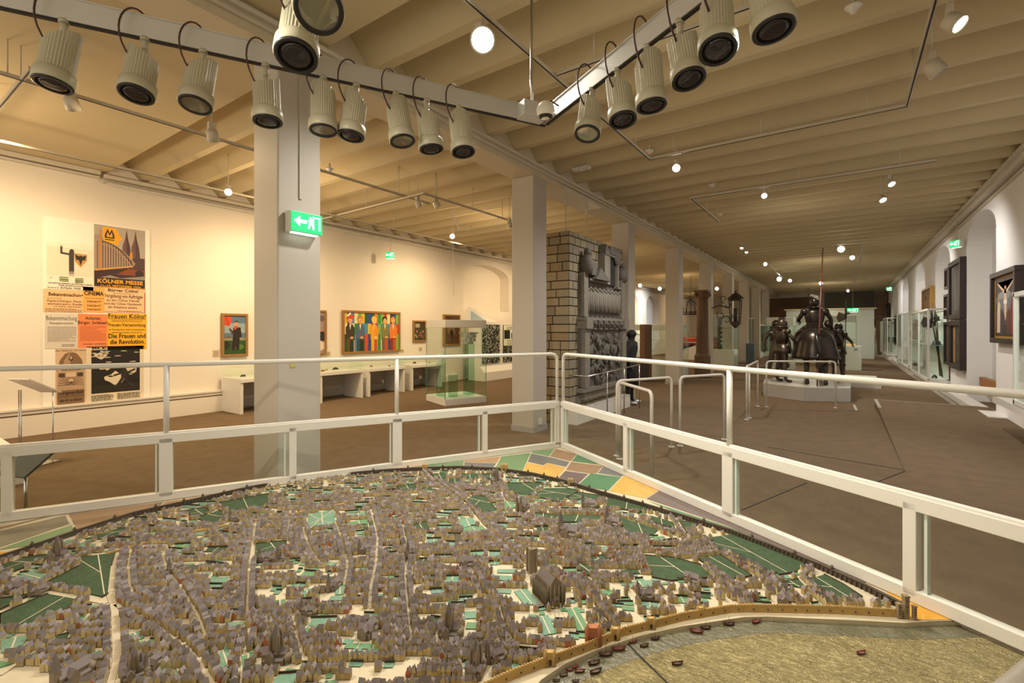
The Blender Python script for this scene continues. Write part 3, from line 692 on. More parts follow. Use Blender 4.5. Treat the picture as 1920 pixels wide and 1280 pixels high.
A.rect('c6a98a', .08, .60, .92, .66); A.rect('b2957a', .05, .27, .95, .60)
for i in range(14): 
    a = 3.14*i/13; A.line('4a3828', (.5, .36), (.5+.42*math.cos(a), .36+.2*math.sin(a)), .02)
A.ell('8a7058', .5, .42, .14, .06); A.ell('c9ad8c', .5, .44, .09, .03); A.ell('5b4632', .5, .40, .06, .02); A.rect('4a3828', .1, .50, .3, .57); A.rect('4a3828', .7, .50, .9, .57); A.rect('d1b596', .34, .5, .66, .58)
A.text('Original-Bild', .12, .9, .20, .05, BK, .01); A.text('des 42 cm Gesch.', .14, .88, .07, .045, BK, .01); A.rect('5b4632', .05, .165, .95, .17); A.text('und Bomben', .18, .86, .615, .03, BK); A.build(t)
t, A = poster(162, 269, 650, 771, 'large black and white woodcut of a striding man under a storm', 'd9cbb0')
A.text('BLE', .09, .34, .955, .035, BK, .04); A.rect('1a1614', .08, .16, .93, .94)
R2 = random.Random(5)
def blob(A, col, u, v, a, b, seed, n=11):
    r = random.Random(seed); A.poly(col, [(u+a*math.cos(6.283*i/n)*r.uniform(.55, 1.1), v+b*math.sin(6.283*i/n)*r.uniform(.55, 1.1)) for i in range(n)])
blob(A, 'cfc4aa', .26, .85, .14, .08, 1)
for i in range(10): blob(A, '1a1614', .2+R2.random()*.14, .8+R2.random()*.1, .03, .008, 20+i)
for i in range(16): blob(A, 'b8ae98', .12+R2.random()*.76, .62+R2.random()*.3, .07, .012, 40+i)
blob(A, 'd6cbb2', .50, .42, .20, .13, 3); blob(A, 'cfc4aa', .78, .56, .13, .10, 4); blob(A, 'd6cbb2', .3, .62, .13, .06, 5)
for i in range(16): blob(A, '1a1614', .15+R2.random()*.72, .35+R2.random()*.3, .06, .016, 70+i)
A.ell('2a2420', .64, .56, .035, .02); A.poly('2a2420', [(.58, .54), (.70, .54), (.69, .41), (.59, .41)]); A.poly('2a2420', [(.45, .48), (.60, .52), (.60, .49), (.46, .45)]); A.poly('2a2420', [(.68, .52), (.84, .58), (.85, .55), (.70, .49)])
A.poly('2a2420', [(.59, .42), (.65, .42), (.57, .30), (.50, .24), (.47, .26), (.53, .33)]); A.poly('2a2420', [(.63, .42), (.69, .42), (.74, .32), (.83, .26), (.80, .23), (.70, .30)])
for i in range(6): A.poly('4a4238', [(.12, .18+.02*i), (.9, .2+.02*i), (.9, .205+.02*i), (.12, .185+.02*i)])
A.body(.08, .02, .45, .14, 7, BK, 11); A.body(.52, .02, .93, .14, 7, BK, 12); A.build(t)

# ============================================================ PAINTINGS ON THE LEFT WALL
def painting(p0, p1, top, bot, label, w=.05, d=.06, m=None, bg='4a5a70', x=XL):
    y0, y1, z0, z1 = wall_rect(x, p0, p1, top, bot)
    t = thing('painting', label, 'painting', (x, y0, z0)); frame_on_wall(t, x, y0, y1, z0, z1, w, d, m or mat('oak_frame', (.30, .15, .04), .5, nz=.2, ns=14))
    A = wall_art(x+d*.55, y0+w*.8, y1-w*.8, z0+w*.8, z1-w*.8); A.rect(bg, 0, 0, 1, 1); return t, A
t, A = painting(413.5, 463, 587, 669, 'small framed painting of a man in black waving a red flag', bg='5a7186')
A.rect('8aa0a8', 0, .55, 1, .8); blob(A, 'c9c9b8', .6, .62, .3, .06, 2); A.rect('2e4a22', 0, 0, 1, .36); blob(A, '4f7a2a', .7, .2, .3, .08, 3); blob(A, '1c2a18', .15, .25, .2, .12, 4); A.rect('8a8a6a', 0, .36, 1, .43); A.poly('6b5a3a', [(.0, .42), (.2, .48), (.5, .42)])
A.poly('cf4526', [(.0, .97), (.35, .97), (.36, .85), (.26, .72), (.05, .75)]); A.line('5a2a1a', (.25, .7), (.12, .95), .03); A.poly('4a3a26', [(.26, .68), (.45, .60), (.5, .53), (.38, .52), (.24, .64)]); A.poly('241c18', [(.42, .68), (.76, .70), (.82, .45), (.72, .44), (.70, .12), (.58, .1), (.55, .2), (.45, .1), (.36, .12), (.42, .5)])
A.ell('c98a5a', .56, .79, .08, .055); A.rect('2a241e', .48, .83, .66, .86); A.poly('c2402a', [(.46, .72), (.64, .74), (.58, .66), (.48, .62)]); A.ell('c98a5a', .24, .71, .04, .025); A.build(t)
t, A = painting(556, 610, 580, 667, 'framed painting mostly hidden behind the exit sign pillar', bg='9a8a86')
blob(A, '2e2630', .8, .40, .3, .14, 5); blob(A, 'd9c9b8', .8, .18, .35, .14, 6); blob(A, 'c07a6a', .85, .55, .1, .03, 7); blob(A, '6a5a58', .85, .85, .2, .1, 8); A.build(t)
t, A = painting(640, 748.5, 581, 664, 'wide colourful cubist painting of five standing people', w=.06, bg='2d6a4a')
cols = ['2f8a4a', 'd8812a', '2a4a8a', 'e0b83a', '7ab04a', '3a2a5a', 'c7482a', '4a8ab0', '1d5a3a', 'e8d8a0']
r = random.Random(3)
for i in range(17):
    u = i/17
    for v0, v1 in ((.72, 1), (.45, .72), (0, .45)): A.rect(r.choice(cols), u, v0+.0, u+.062, v1)
for (u, coat, legs, head, hair) in ((.10, '3d3322', '5a4a22', 'dda070', 'c25a28'), (.27, '55627a', '3a4658', 'd8a060', 'b87a3a'), (.52, 'e88a28', 'e0a832', 'f0c080', 'e8c040'), (.72, '7a7a48', '6a5a4a', 'e0a868', '2a2018'), (.88, 'e07a28', '8a2a1a', 'e8a060', 'd08a4a')):
    A.poly(coat, [(u-.07, .62), (u-.03, .70), (u+.04, .70), (u+.08, .60), (u+.075, .30), (u-.065, .30)]); A.rect(legs, u-.055, .0, u+.06, .33); A.rect('20301a' if u < .4 else 'b8521e', u-.002, .0, u+.06, .30)
    A.ell(hair, u, .83, .05, .09); A.ell(head, u+.005, .79, .036, .08); A.line('6a3a20', (u+.005, .82), (u+.005, .76), .004); A.ell('f4d8b0', u-.012, .81, .006, .012); A.ell('f4d8b0', u+.02, .81, .006, .012); A.poly('f0e0c0' if u != .52 else 'f0c080', [(u-.012, .70), (u+.02, .70), (u+.004, .55)])
    A.ell(head, u+.03, .36, .03, .03)
A.poly('f0f0e0', [(.04, .9), (.1, 1), (.17, .86), (.1, .88)]); A.poly('c7482a', [(.03, .84), (.12, .96), (.18, .9), (.14, .84)]); A.poly('e0a832', [(.46, .62), (.52, .7), (.52, 0), (.47, 0)]); A.build(t)
t, A = painting(773, 797.5, 600.5, 641, 'small dark framed painting of a crowd near the free-standing case', bg='3a3a26')
r = random.Random(9)
for i in range(26): A.ell(r.choice(['8a4a2a', '6a6a4a', 'c0392a', 'b09a6a', '22281c', '4a3a2a']), .1+.8*r.random(), .1+.5*r.random(), .06, .07, 7)
A.rect('a8a47a', .12, .7, .5, .9); A.build(t)
t, A = painting(830, 861, 589, 648, 'dark brown relief picture at the end of the left wall', bg='5a3a22')
blob(A, '8a6a42', .5, .5, .3, .3, 3); blob(A, '3a2212', .5, .35, .2, .2, 4); A.build(t)
for p0, p1, ty, by, l in ((398.5, 411, 656, 669, 'small grey label left of the flag painting'), (612, 619, 659, 668, 'small label right of the half hidden painting'), (785, 791, 651, 658, 'tiny label below the crowd painting'), (751, 757, 655, 661, 'tiny label at the corner of the wide painting')):
    y0, y1, z0, z1 = wall_rect(XL, p0, p1, ty, by); t = thing('label_plate', l, 'label', (XL, y0, z0)); b = MB(); b.box((.004, (y1-y0)/2, (z1-z0)/2), (.008, y1-y0, z1-z0)); b.build('plate', pm('cdb9a0'), t)
    A = wall_art(XL+.0085, y0, y1, z0, z1); A.body(.1, .15, .9, .9, 5, '7a6a58'); A.build(t)
# second exit sign hanging before the left wall
p = PX(731, 478, XL+.45); exit_sign(p, .26, .17, (.45, -.9), 'small exit sign hanging in front of the left wall', hang=ZC-p.z-.05)
exit_sign(Vector((XC+.105, 2.475, 2.62)), .31, .185, (1, 0), 'large lit green exit sign with arrow fixed to the pillar')
# cables on the ceiling end near the case lamp
t = thing('hanging_cable', 'thin white cable dangling from the glaring lamp above the case', 'cable', Pz(848, 440, 3.8)); b = MB(); b.tube([(0, 0, .1), (0.02, 0, -.4), (.03, 0, -.9), (.05, 0, -1.4)], .005, 6); b.tube([(0, 0, .84), (0, 0, .45), (.12, .1, .15), (.3, .2, .1), (.36, .25, .2)], .012, 6); b.build('cord', M_WHITE, t)

# ============================================================ TABLE SHOWCASES ALONG THE LEFT WALL
def mineral(b, c, s, seed):
    r = random.Random(seed); n = 8
    vs = []; 
    for k in range(3):
        for i in range(n):
            a = 6.283*i/n; rr = (1, .8, .35)[k]*s*r.uniform(.7, 1.1); vs.append((c[0]+rr*math.cos(a)*.6, c[1]+rr*math.sin(a)*1.4, c[2]+(0, .45, .8)[k]*s*r.uniform(.8, 1)))
    fs = [(k*n+i, k*n+(i+1) % n, (k+1)*n+(i+1) % n, (k+1)*n+i) for k in range(2) for i in range(n)]+[tuple(range(2*n, 3*n))]; b.add(vs, fs)
def table_case(y0, y1, label, things_):
    W = y1-y0; t = thing('table_showcase', label, 'showcase', (-10.1, y0, 0), group=None)
    b = MB(); b.box((0, W/2, .655), (.84, W, .075)); b.build('table_top', M_LACQ, t, bevel=.004)
    for y in (.03, W-.03): b = MB(); b.box((0, y, .31), (.8, .055, .62)); b.build('side_panel', M_LACQ, t, bevel=.003)
    b = MB(); b.box((-.3, W/2, .45), (.03, W-.1, .3)); b.box((-.3, W/2, .12), (.03, W-.1, .16)); b.build('back_panel', mat('grey_panel', (.50, .49, .44), .6), t)
    b = MB(); b.box((0, W/2, .80), (.78, W-.02, .21)); b.build('glass_cover', M_CASEG, t)
    for j, (l, y, s, c, k) in enumerate(things_):
        q = thing('exhibit', l, 'exhibit', (-10.1+.12*((j % 2)*2-1), y0+y, .695)); b = MB(); mineral(b, (0, 0, 0), s, j+3+int(y*10)); b.build('object', pm(c), q)
EX = [('dark lump lying in the middle showcase glass', .75, .07, '3a3228', 0), ('brown branch-like piece in the showcase beside the pillar', .25, .05, '8a5a28', 0), ('slim pale piece between lump and branch', .5, .035, 'a08a60', 0)]
table_case(4.6, 5.75, 'white table showcase peeking out left of the sign pillar', [('flat dark object in the leftmost table showcase', .3, .05, '3a3228', 0)])
table_case(6.33, 7.5, 'white table showcase directly right of the sign pillar', EX)
table_case(7.66, 8.85, 'middle white table showcase under the cubist painting', [('low reddish piece in the middle table showcase', .5, .045, '7a4a2a', 0), ('thin dark piece at the end of the middle table showcase', .9, .03, '2a241c', 0)])
table_case(9.1, 10.3, 'white table showcase partly hidden by the free-standing case', [('curved brown piece near the free-standing case', .6, .06, '4a3a28', 0), ('small brown piece in the far table showcase', .95, .035, '6a4a30', 0)])
# free-standing glass case
def glass_case(name, label, c, w, d, h, rz, base=.14, head=.17, wallc=None, glow=True, shelves=()):
    t = thing(name, label, 'showcase', (c[0], c[1], 0), rz)
    b = MB(); b.box((0, 0, base/2), (w, d, base)); b.build('base', wallc or M_LACQ, t, bevel=.006)
    if glow: b = MB(); b.box((0, 0, base+.006), (w-.08, d-.08, .01)); b.build('display_floor', mat('pale_glass_floor', (.70, .86, .80), .3), t)
    if head: b = MB(); b.box((0, 0, h-head/2), (w, d, head)); b.build('hood', wallc or M_LACQ, t, bevel=.005)
    H = h-head-base
    for (x, y, sx, sy) in ((0, d/2-.01, w, .008), (0, -d/2+.01, w, .008), (w/2-.01, 0, .008, d-.04), (-w/2+.01, 0, .008, d-.04)):
        b = MB(); b.box((x, y, base+H/2), (sx-.02 if sx > .1 else sx, sy, H)); b.build('glass_pane', M_CASEG, t)
    b = MB()
    for sx in (-1, 1):
        for sy in (-1, 1): b.box((sx*(w/2-.008), sy*(d/2-.008), base+H/2), (.01, .01, H))
    b.build('glass_edge', mat('green_glass_edge', (.12, .30, .22), .2), t)
    for z in shelves: b = MB(); b.box((0, 0, z), (w-.06, d-.06, .01)); b.build('shelf', mat('shelf_glass', (.45, .62, .55), .15), t)
    return t
cc = (-7.415, 8.33)
glass_case('glass_showcase', 'free-standing square glass showcase with white hood left of the pillar', cc, 1.04, 1.04, 1.88, math.radians(-22))
def pedestal(x, y, z0, w, h, label):
    t = thing('pedestal', label, 'pedestal', (x, y, z0), math.radians(-22)); b = MB(); b.box((0, 0, h/2), (w, w, h)); b.build('glass_column', glassmat('pedestal_glass', (.72, .86, .78), .12), t)
    b = MB(); b.box((0, 0, h+.005), (w+.02, w+.02, .01)); b.build('cap', mat('pale_glass_floor', (.70, .86, .80), .3), t); return t
pedestal(-7.25, 8.6, .152, .2, 1.18, 'tall glass pedestal inside the showcase carrying the white capital')
pedestal(-7.62, 8.05, .152, .16, .75, 'short glass pedestal in the left of the showcase')
pedestal(-7.25, 8.05, .152, .16, .5, 'low glass pedestal near the front of the showcase')
t = thing('stone_capital', 'white carved stone capital on the glass pedestal in the showcase', 'sculpture', (-7.25, 8.6, 1.343))
b = MB(); b.lathe([(.10, 0), (.11, .02), (.13, .10), (.165, .19), (.17, .22), (.165, .235)], n=20); b.build('bell', mat('white_stone', (.78, .78, .70), .7, bump=.4, bs=30), t)
b = MB()
for k in range(8):
    a = k*.785; b.ball((.135*math.cos(a), .135*math.sin(a), .09), .035, n=8, sc=(1, 1, 1.6)); b.ball((.165*math.cos(a+.39), .165*math.sin(a+.39), .17), .028, n=8)
b.build('leaf_carving', MATS['white_stone'], t)
b = MB(); b.box((0, 0, .245), (.33, .33, .03)); b.build('abacus', MATS['white_stone'], t)
t = thing('glass_beaker', 'small pale glass cylinder on the short pedestal', 'glass', (-7.62, 8.05, .914)); b = MB(); b.lathe([(.055, 0), (.06, .2)], n=16); b.build('body', MATS['pale_glass_floor'], t)

# ============================================================ DISPLAY WALL WITH THE CROWD PHOTOGRAPH
t = thing('display_wall', 'white angled display wall with crowd photograph panels beyond the showcase', 'display wall', (-9.62, 12.1, 0))
b = MB(); b.box((-.35, 1.9, .95), (.5, 3.8, 1.9)); b.build('body', M_LACQ, t)
b = MB(); b.extrude([(.06, 0, 0), (.06, 0, .28), (-.1, 0, .46), (-.1, 0, 0)], (0, 3.8, 0)); b.build('sloping_plinth', M_LACQ, t)
b = MB(); b.extrude([(-.5, -.2, 1.95), (-.5, 1.3, 1.95), (-.5, -.2, 2.45)], (.06, 0, 0)); b.build('wedge_panel', M_LACQ, t)
b = MB(); b.extrude([(-.43, -.05, 1.97), (-.43, .7, 1.97), (-.43, -.05, 2.28)], (.01, 0, 0)); b.build('speckled_panel', mat('speckled_blue', '9fb4bc', .5, nz=.8, ns=60), t)
def crowd(label, y0, y1, z0, z1, notice=False):
    q = thing('photo_panel', label, 'photograph', (-9.71, y0, z0)); b = MB(); b.box((.006, (y1-y0)/2, (z1-z0)/2), (.012, y1-y0, z1-z0)); b.build('print', pm('23261f'), q)
    A = wall_art(-9.70+.003, y0, y1, z0, z1); r = random.Random(int(y0*7))
    for i in range(520):
        u, v = r.random(), r.random()
        if notice and v > .45: continue
        A._b('picture', r.choice(['b9bdaa', '8a9080', 'd4d8c4', '55594c', '0f120d'])).add([A.P(u+.02*math.cos(a), min(.995, v+.012*math.sin(a)*1.6), .0003+i*2e-6) for a in (0, 1.2, 2.5, 3.8, 5)], [(0, 1, 2, 3, 4)])
    if notice:
        A.rect('d6dbc4', .02, .44, .98, .99); A.rect('15150f', .05, .62, .42, .86); A.rect('15150f', .5, .62, .88, .78); A.body(.2, .88, .8, .97, 2, '33352a'); A.body(.25, .46, .8, .6, 5, '6a6c5a')
    A.build(q)
crowd('black and white crowd photograph on the display wall', 12.2, 13.15, .55, 1.84)
crowd('photo panel with notice beside the crowd photograph', 13.35, 14.3, .55, 1.84, True)

# ============================================================ LEFT FOREGROUND: lectern, low plinth, dark sign
p = Pz(66, 871, 0)
t = thing('lectern', 'slim steel lectern with slanted white plate before the poster board', 'lectern', p, .5)
b = MB(); b.box((0, 0, .97), (.30, .42, .012), M=Matrix.Rotation(-.5, 3, 'X')); b.build('plate', mat('acrylic_plate', (.75, .70, .66), .2), t)
for x, y in ((-.1, -.1), (-.07, -.1), (.1, .12)): b = MB(); b.tube([(x, y, .01), (x, y, .93)], .007, 8); b.build('upright', M_STEEL, t)
b = MB(); b.box((0, 0, .01), (.3, .36, .012)); b.build('foot', M_STEEL, t)
t = thing('plinth', 'low white plinth at the left edge behind the railing', 'plinth', (-7.9, .2, 0)); b = MB(); b.box((0, 0, .14), (1.3, 2.0, .28)); b.build('block', M_LACQ, t, bevel=.005); b = MB(); b.box((0, 0, .31), (1.36, 2.0, .05)); b.build('top', M_LACQ, t, bevel=.004)
p = Pt(48, 965, 4.15)
t = thing('sign_stand', 'dark grey slanted sign on a post behind the railing glass', 'sign', (p.x, p.y, 0), .35)
b = MB(); b.tube([(0, 0, .0), (0, 0, .42)], .012, 8); b.build('post', M_STEEL, t); b = MB(); b.box((0, 0, .49), (.34, .02, .26), M=Matrix.Rotation(-.9, 3, 'X')); b.build('panel', mat('slate_panel', (.07, .09, .09), .3), t)
b = MB(); b.lathe([(.1, 0), (.1, .012)], n=16); b.build('foot', M_STEEL, t)
# ============================================================ SKINNED FIGURES
def skin(name, V, Ed, m, parent, root=0, sub=1, smooth=True):
    """V: list of (x, y, z, r) joints; one continuous limb-and-trunk surface"""
    me = bpy.data.meshes.new(name); me.from_pydata([v[:3] for v in V], Ed, [])
    bm = bmesh.new(); bm.from_mesh(me); L = bm.verts.layers.skin.verify(); bm.verts.ensure_lookup_table()
    for i, v in enumerate(V):
        r = v[3]; r2 = v[4] if len(v) > 4 else r
        bm.verts[i][L].radius = (r, r2); bm.verts[i][L].use_root = (i == root)
    bm.to_mesh(me); bm.free()
    o = bpy.data.objects.new(name, me); COL.objects.link(o); o.parent = parent
    me.materials.append(m)
    s = o.modifiers.new('skin', 'SKIN'); s.use_smooth_shade = smooth; s.branch_smoothing = .4
    q = o.modifiers.new('sub', 'SUBSURF'); q.levels = sub; q.render_levels = sub
    return o
def chain(V, Ed, start, pts):
    prev = start
    for p in pts: V.append(p); Ed.append((prev, len(V)-1)); prev = len(V)-1
    return prev
M_ARM = mat('blackened_armour', (.055, .045, .038), .30, .75, nz=.4, ns=6)
M_ARM2 = mat('browned_armour', (.085, .066, .052), .36, .7, nz=.5, ns=8)
def person_body(t, h=1.68, w=1.0, arms=None, stance=.1, m=None, name='body', lean=0):
    """standing figure, feet at z=0, facing -Y local"""
    k = h/1.72; V = [(0, 0, .93*k, .125*w, .10)]; E_ = []
    tors = chain(V, E_, 0, [(0, -.01, 1.08*k, .115*w, .09), (0, -.01, 1.25*k, .145*w, .11), (0, 0, 1.40*k, .13*w, .10)])
    neck = chain(V, E_, tors, [(0, 0, 1.50*k, .058), (0, -.01, 1.58*k, .085, .095), (0, -.015, 1.66*k, .08, .09)])
    for s in (-1, 1):
        chain(V, E_, 0, [(s*.09*w, 0, .86*k, .10*w), (s*(.09+stance*.4), 0, .50*k, .068*w), (s*(.09+stance*.5), .02, .44*k, .062*w), (s*(.09+stance), .02, .10*k, .042*w), (s*(.09+stance), -.02, .045, .045), (s*(.1+stance), -.16, .035, .035)])
        pts = (arms or {}).get(s) or [(s*.30*w, -.02, 1.12*k), (s*.32*w, -.08, .86*k)]
        sh = chain(V, E_, tors, [(s*.17*w, 0, 1.40*k, .068*w)])
        a = (V[sh][0], V[sh][1], V[sh][2])
        e = pts[0]; hd = pts[1]
        end = chain(V, E_, sh, [((a[0]+e[0])/2, (a[1]+e[1])/2, (a[2]+e[2])/2, .054*w), (*e, .043*w), ((e[0]+hd[0])/2, (e[1]+hd[1])/2, (e[2]+hd[2])/2, .038*w), (*hd, .032)])
        d = (Vector(hd)-Vector(e)).normalized(); sd = Vector((0, 1, 0)).cross(d).normalized() if abs(d.y) < .9 else Vector((1, 0, 0))
        for f in range(4):
            o_ = sd*(f-1.5)*.018; p1 = Vector(hd)+d*.07+o_; p2 = p1+d*.03+Vector((0, -.02, 0))
            chain(V, E_, end, [(*p1, .010), (*p2, .008)])
        p1 = Vector(hd)+sd*.04*(-s)+d*.02; chain(V, E_, end, [(*p1, .011), (*(p1+d*.03), .009)])
    return skin(name, V, E_, m or M_ARM, t, 0, 1)
def knight(label, loc, rz, h=1.6, helmet='close', arms=None, m=None):
    t = thing('suit_of_armour', label, 'suit of armour', loc, rz); k = h/1.72; m = m or M_ARM
    person_body(t, h, .98, arms, .07, m, 'armour')
    b = MB(); c = (0, -.01, 1.61*k)
    b.ball(c, .112, n=14, sc=(.92, 1.15, 1.15)); b.build('helmet', m, t)
    b = MB()
    if helmet == 'crest': b.extrude([(-.008, .14, 1.62*k), (-.008, .08, 1.80*k), (-.008, -.06, 1.80*k), (-.008, -.13, 1.70*k), (-.008, 0, 1.68*k)], (.016, 0, 0)); b.lathe([(.12, 1.56*k), (.21, 1.54*k), (.21, 1.53*k), (.12, 1.52*k)], n=16, sx=.75)
    b.lathe([(.13, 1.46*k), (.14, 1.50*k), (.12, 1.53*k)], n=16); b.build('gorget', m, t)
    b = MB()
    b.lathe([(.14, 1.04*k), (.165, 1.2*k), (.185, 1.32*k), (.16, 1.44*k), (.1, 1.5*k)], n=18, sy=.72); b.build('breastplate', m, t)
    b = MB(); b.lathe([(.24, .80*k), (.21, .90*k), (.155, 1.06*k)], n=18, sy=.8); b.build('tassets', M_ARM2, t)
    for s in (-1, 1):
        b = MB(); b.ball((s*.21, 0, 1.40*k), .082, n=12, sc=(1, .95, .85)); b.build('pauldron', m, t)
        b = MB(); b.ball((s*.125, -.04, .47*k), .072, n=10); b.build('knee_cop', m, t)
    return t
# ------------------------------------------------------------ plinth and the mounted group
a_, b_, c_ = Pz(1431, 742, 0), Pz(1506, 752.5, 0), Pz(1595, 754, 0)
poly = [(p.x, p.y) for p in (a_, b_, c_)]+[(c_.x+.02, c_.y+1.2), (c_.x-.1, c_.y+2.4), (c_.x-.6, c_.y+3.0), (a_.x+.3, a_.y+2.2), (a_.x-.1, a_.y+1.0)]
t = thing('plinth', 'low angular grey-white plinth carrying the mounted knight group', 'plinth', (a_.x, a_.y, 0))
b = MB(); b.prism([(x-a_.x, y-a_.y) for x, y in poly], 0, .33); b.build('block', mat('grey_lacquer', (.50, .48, .44), .35), t, bevel=.01)
ZP = .332
hc = Pt(1527, 700, 12.1); hx, hy = hc.x, hc.y
t = thing('armoured_horse', 'armoured horse with smooth rounded rump plate seen from behind', 'horse', (hx, hy, ZP), .10)
V = [(0, -.55, 1.12, .27, .25)]; E_ = []
ch = chain(V, E_, 0, [(0, 0, 1.08, .27, .28), (0, .55, 1.12, .25, .28)])
nk = chain(V, E_, ch, [(0, .85, 1.35, .17), (0, 1.05, 1.6, .12), (0, 1.12, 1.72, .11), (0, 1.38, 1.52, .075), (0, 1.52, 1.40, .06)])
for s in (-1, 1):
    chain(V, E_, 0, [(s*.17, -.60, .88, .14), (s*.19, -.48, .66, .085), (s*.19, -.72, .42, .055), (s*.19, -.68, .16, .038), (s*.19, -.70, .06, .055), (s*.19, -.74, .02, .06)])
    chain(V, E_, ch, [(s*.15, .58, .82, .10), (s*.16, .60, .48, .058), (s*.16, .56, .42, .055), (s*.16, .58, .15, .036), (s*.16, .56, .05, .055), (s*.16, .54, .02, .058)])
skin('body', V, E_, mat('dark_horse', (.04, .028, .02), .45), t, 0, 2)
b = MB(); b.lathe([(.53, .62), (.50, .70), (.455, .88), (.42, 1.05), (.36, 1.20), (.26, 1.31), (.12, 1.365), (.001, 1.375)], (0, -.35, 0), 32, sy=1.15); b.build('crupper_plate', M_ARM, t)
b = MB(); b.lathe([(.50, .66), (.44, .9), (.36, 1.1), (.2, 1.22), (.001, 1.24)], (0, .5, 0), 28, sy=.9); b.build('peytral_plate', M_ARM, t)
b = MB(); b.tube([(0, -.72, 1.27), (0, -.88, 1.15), (.04, -.99, .95), (.07, -1.02, .75), (.07, -1.0, .62)], [.035, .055, .06, .05, .02], 10); b.build('tail', M_BLK, t)
b = MB(); b.tube([(0, -.30, 1.385), (0, -.6, 1.33), (0, -.78, 1.22)], .014, 8); b.ball((.03, -.88, 1.13), .06, n=10); b.build('ridge', M_ARM2, t)
b = MB(); b.lathe([(.001, 1.4), (.24, 1.38), (.28, 1.34)], (0, .12, 0), 16); b.extrude([(-.2, -.12, 1.33), (.2, -.12, 1.33), (.17, -.16, 1.52), (-.17, -.16, 1.52)], (0, .04, 0)); b.build('saddle', M_DARKF, t)
b = MB(); b.tube([(-.30, -.5, .62), (-.12, -.72, .50), (.1, -.8, .52), (.32, -.6, .60)], .012, 8); b.tube([(-.3, -.3, .45), (-.05, -.75, .62)], .016, 6); b.build('strap', mat('ochre_leather', (.35, .22, .05), .5), t)
# rider
rx_, ry_ = hx, hy+.12
t = thing('armoured_rider', 'armoured rider with feathered crest seated on the horse, seen from behind', 'suit of armour', (rx_, ry_, ZP+1.36), .12)
V = [(0, 0, .06, .15, .13)]; E_ = []
ts = chain(V, E_, 0, [(0, 0, .2, .13, .11), (0, .02, .34, .165, .12), (0, .02, .46, .13, .10)])
chain(V, E_, ts, [(0, .02, .55, .06), (0, .03, .63, .085, .095), (0, .03, .71, .075, .085)])
for s in (-1, 1):
    chain(V, E_, 0, [(s*.2, .12, .0, .10), (s*.36, .34, -.16, .08), (s*.40, .30, -.30, .065), (s*.42, .22, -.60, .045), (s*.42, .38, -.64, .04)])
    hand = (s*.30, .42, .14) if s < 0 else (.37, .05, .02)
    el = (s*.36, .05, .22)
    e = chain(V, E_, ts, [(s*.19, .02, .46, .07), (s*.29, .02, .36, .06), (*el, .048), (*hand, .036)])
    for f in range(4): chain(V, E_, e, [(hand[0]+s*.02, hand[1]+.05, hand[2]+.02-.02*f, .010), (hand[0]-s*.01, hand[1]+.07, hand[2]+.02-.02*f, .009)])
    chain(V, E_, e, [(hand[0]-s*.03, hand[1]+.03, hand[2]+.03, .011)])
skin('body', V, E_, M_ARM, t, 0, 1)
b = MB(); b.lathe([(.17, .06), (.19, .16), (.225, .32), (.22, .42), (.14, .50)], n=20, sy=.7); b.build('backplate', M_ARM, t)
b = MB(); b.lathe([(.37, -.09), (.30, .0), (.18, .10)], n=24, sy=.8); b.build('tassets', M_ARM, t)
b = MB(); b.ball((0, .03, .68), .115, n=14, sc=(.92, 1.1, 1.15)); b.lathe([(.09, .56), (.15, .54), (.14, .53)], (0, .02, 0), 16); b.build('helmet', M_ARM, t)
b = MB()
for i in range(5): b.tube([(0, .02, .80), (.03*i-.07, -.03, .86-.01*i), (.05*i-.1, -.10, .82-.03*i)], [.02, .03, .008], 8)
b.build('plume', mat('grey_plume', (.22, .20, .18), .7), t)
for s in (-1, 1): b = MB(); b.ball((s*.22, .02, .43), .10, n=12); b.build('pauldron', M_ARM, t)
# the four men on foot
q = Pz(1466, 716, ZP); knight('armoured foot soldier with brimmed crested helmet left of the horse', (q.x, q.y, ZP), 2.3, 1.58, 'crest', {1: [(.32, -.05, 1.12), (.30, -.25, .95)], -1: [(-.32, -.05, 1.12), (-.28, -.22, .92)]}, M_ARM2)
q = Pt(1553, 700, 12.8); knight('armoured foot soldier with round helmet right of the horse', (q.x, q.y, ZP), 3.1, 1.58, 'close', m=M_ARM2)
q = Pt(1572, 700, 14.3); t2 = knight('armoured man with closed visor leaning out behind the round helmet', (q.x, q.y, .15), 2.4, 1.70, 'close', {1: [(.36, 0, 1.2), (.40, -.28, 1.25)], -1: [(-.35, -.1, 1.15), (-.2, -.3, 1.05)]})
t = thing('low_plinth', 'low white step under the rear foot soldier behind the mounted group', 'plinth', (q.x-.2, q.y+1.0, 0)); b = MB(); b.box((0, 0, .075), (2.4, 2.8, .15)); b.build('block', M_LACQ, t, bevel=.005)
q = Pt(1448, 700, 13.9); t = thing('shield_bearer', 'dark armoured figure half hidden behind the left foot soldier', 'suit of armour', (q.x+.1, q.y, ZP), .4); person_body(t, 1.55, 1.1, m=M_ARM2, name='armour')
b = MB(); b.ball((0, 0, 1.5), .12, n=12); b.build('helmet', M_ARM, t)
def pole(label, a, b_, r, m, headf=None, cat='polearm', name='lance'):
    t = thing(name, label, cat, a); d = Vector(b_)-Vector(a); b = MB(); b.tube([(0, 0, 0), d*.1, d*.5, d], [r*.6, r, r, r*.5], 10); b.build('shaft', m, t)
    if headf: b = MB(); headf(b, d); b.build('head', M_STEEL if headf is None else M_ARM2, t)
    return t
M_LAN = mat('red_brown_lance', (.11, .03, .02), .4)
a0 = Pz(1532, 724, ZP); a1 = Pt(1543, 465, 11.9)
pole('long red-brown lance standing upright behind the rider', a0, a1, .022, M_LAN, lambda b, d: b.lathe([(.02, 0), (.05, .05), (.02, .35)], d*.12, 10))
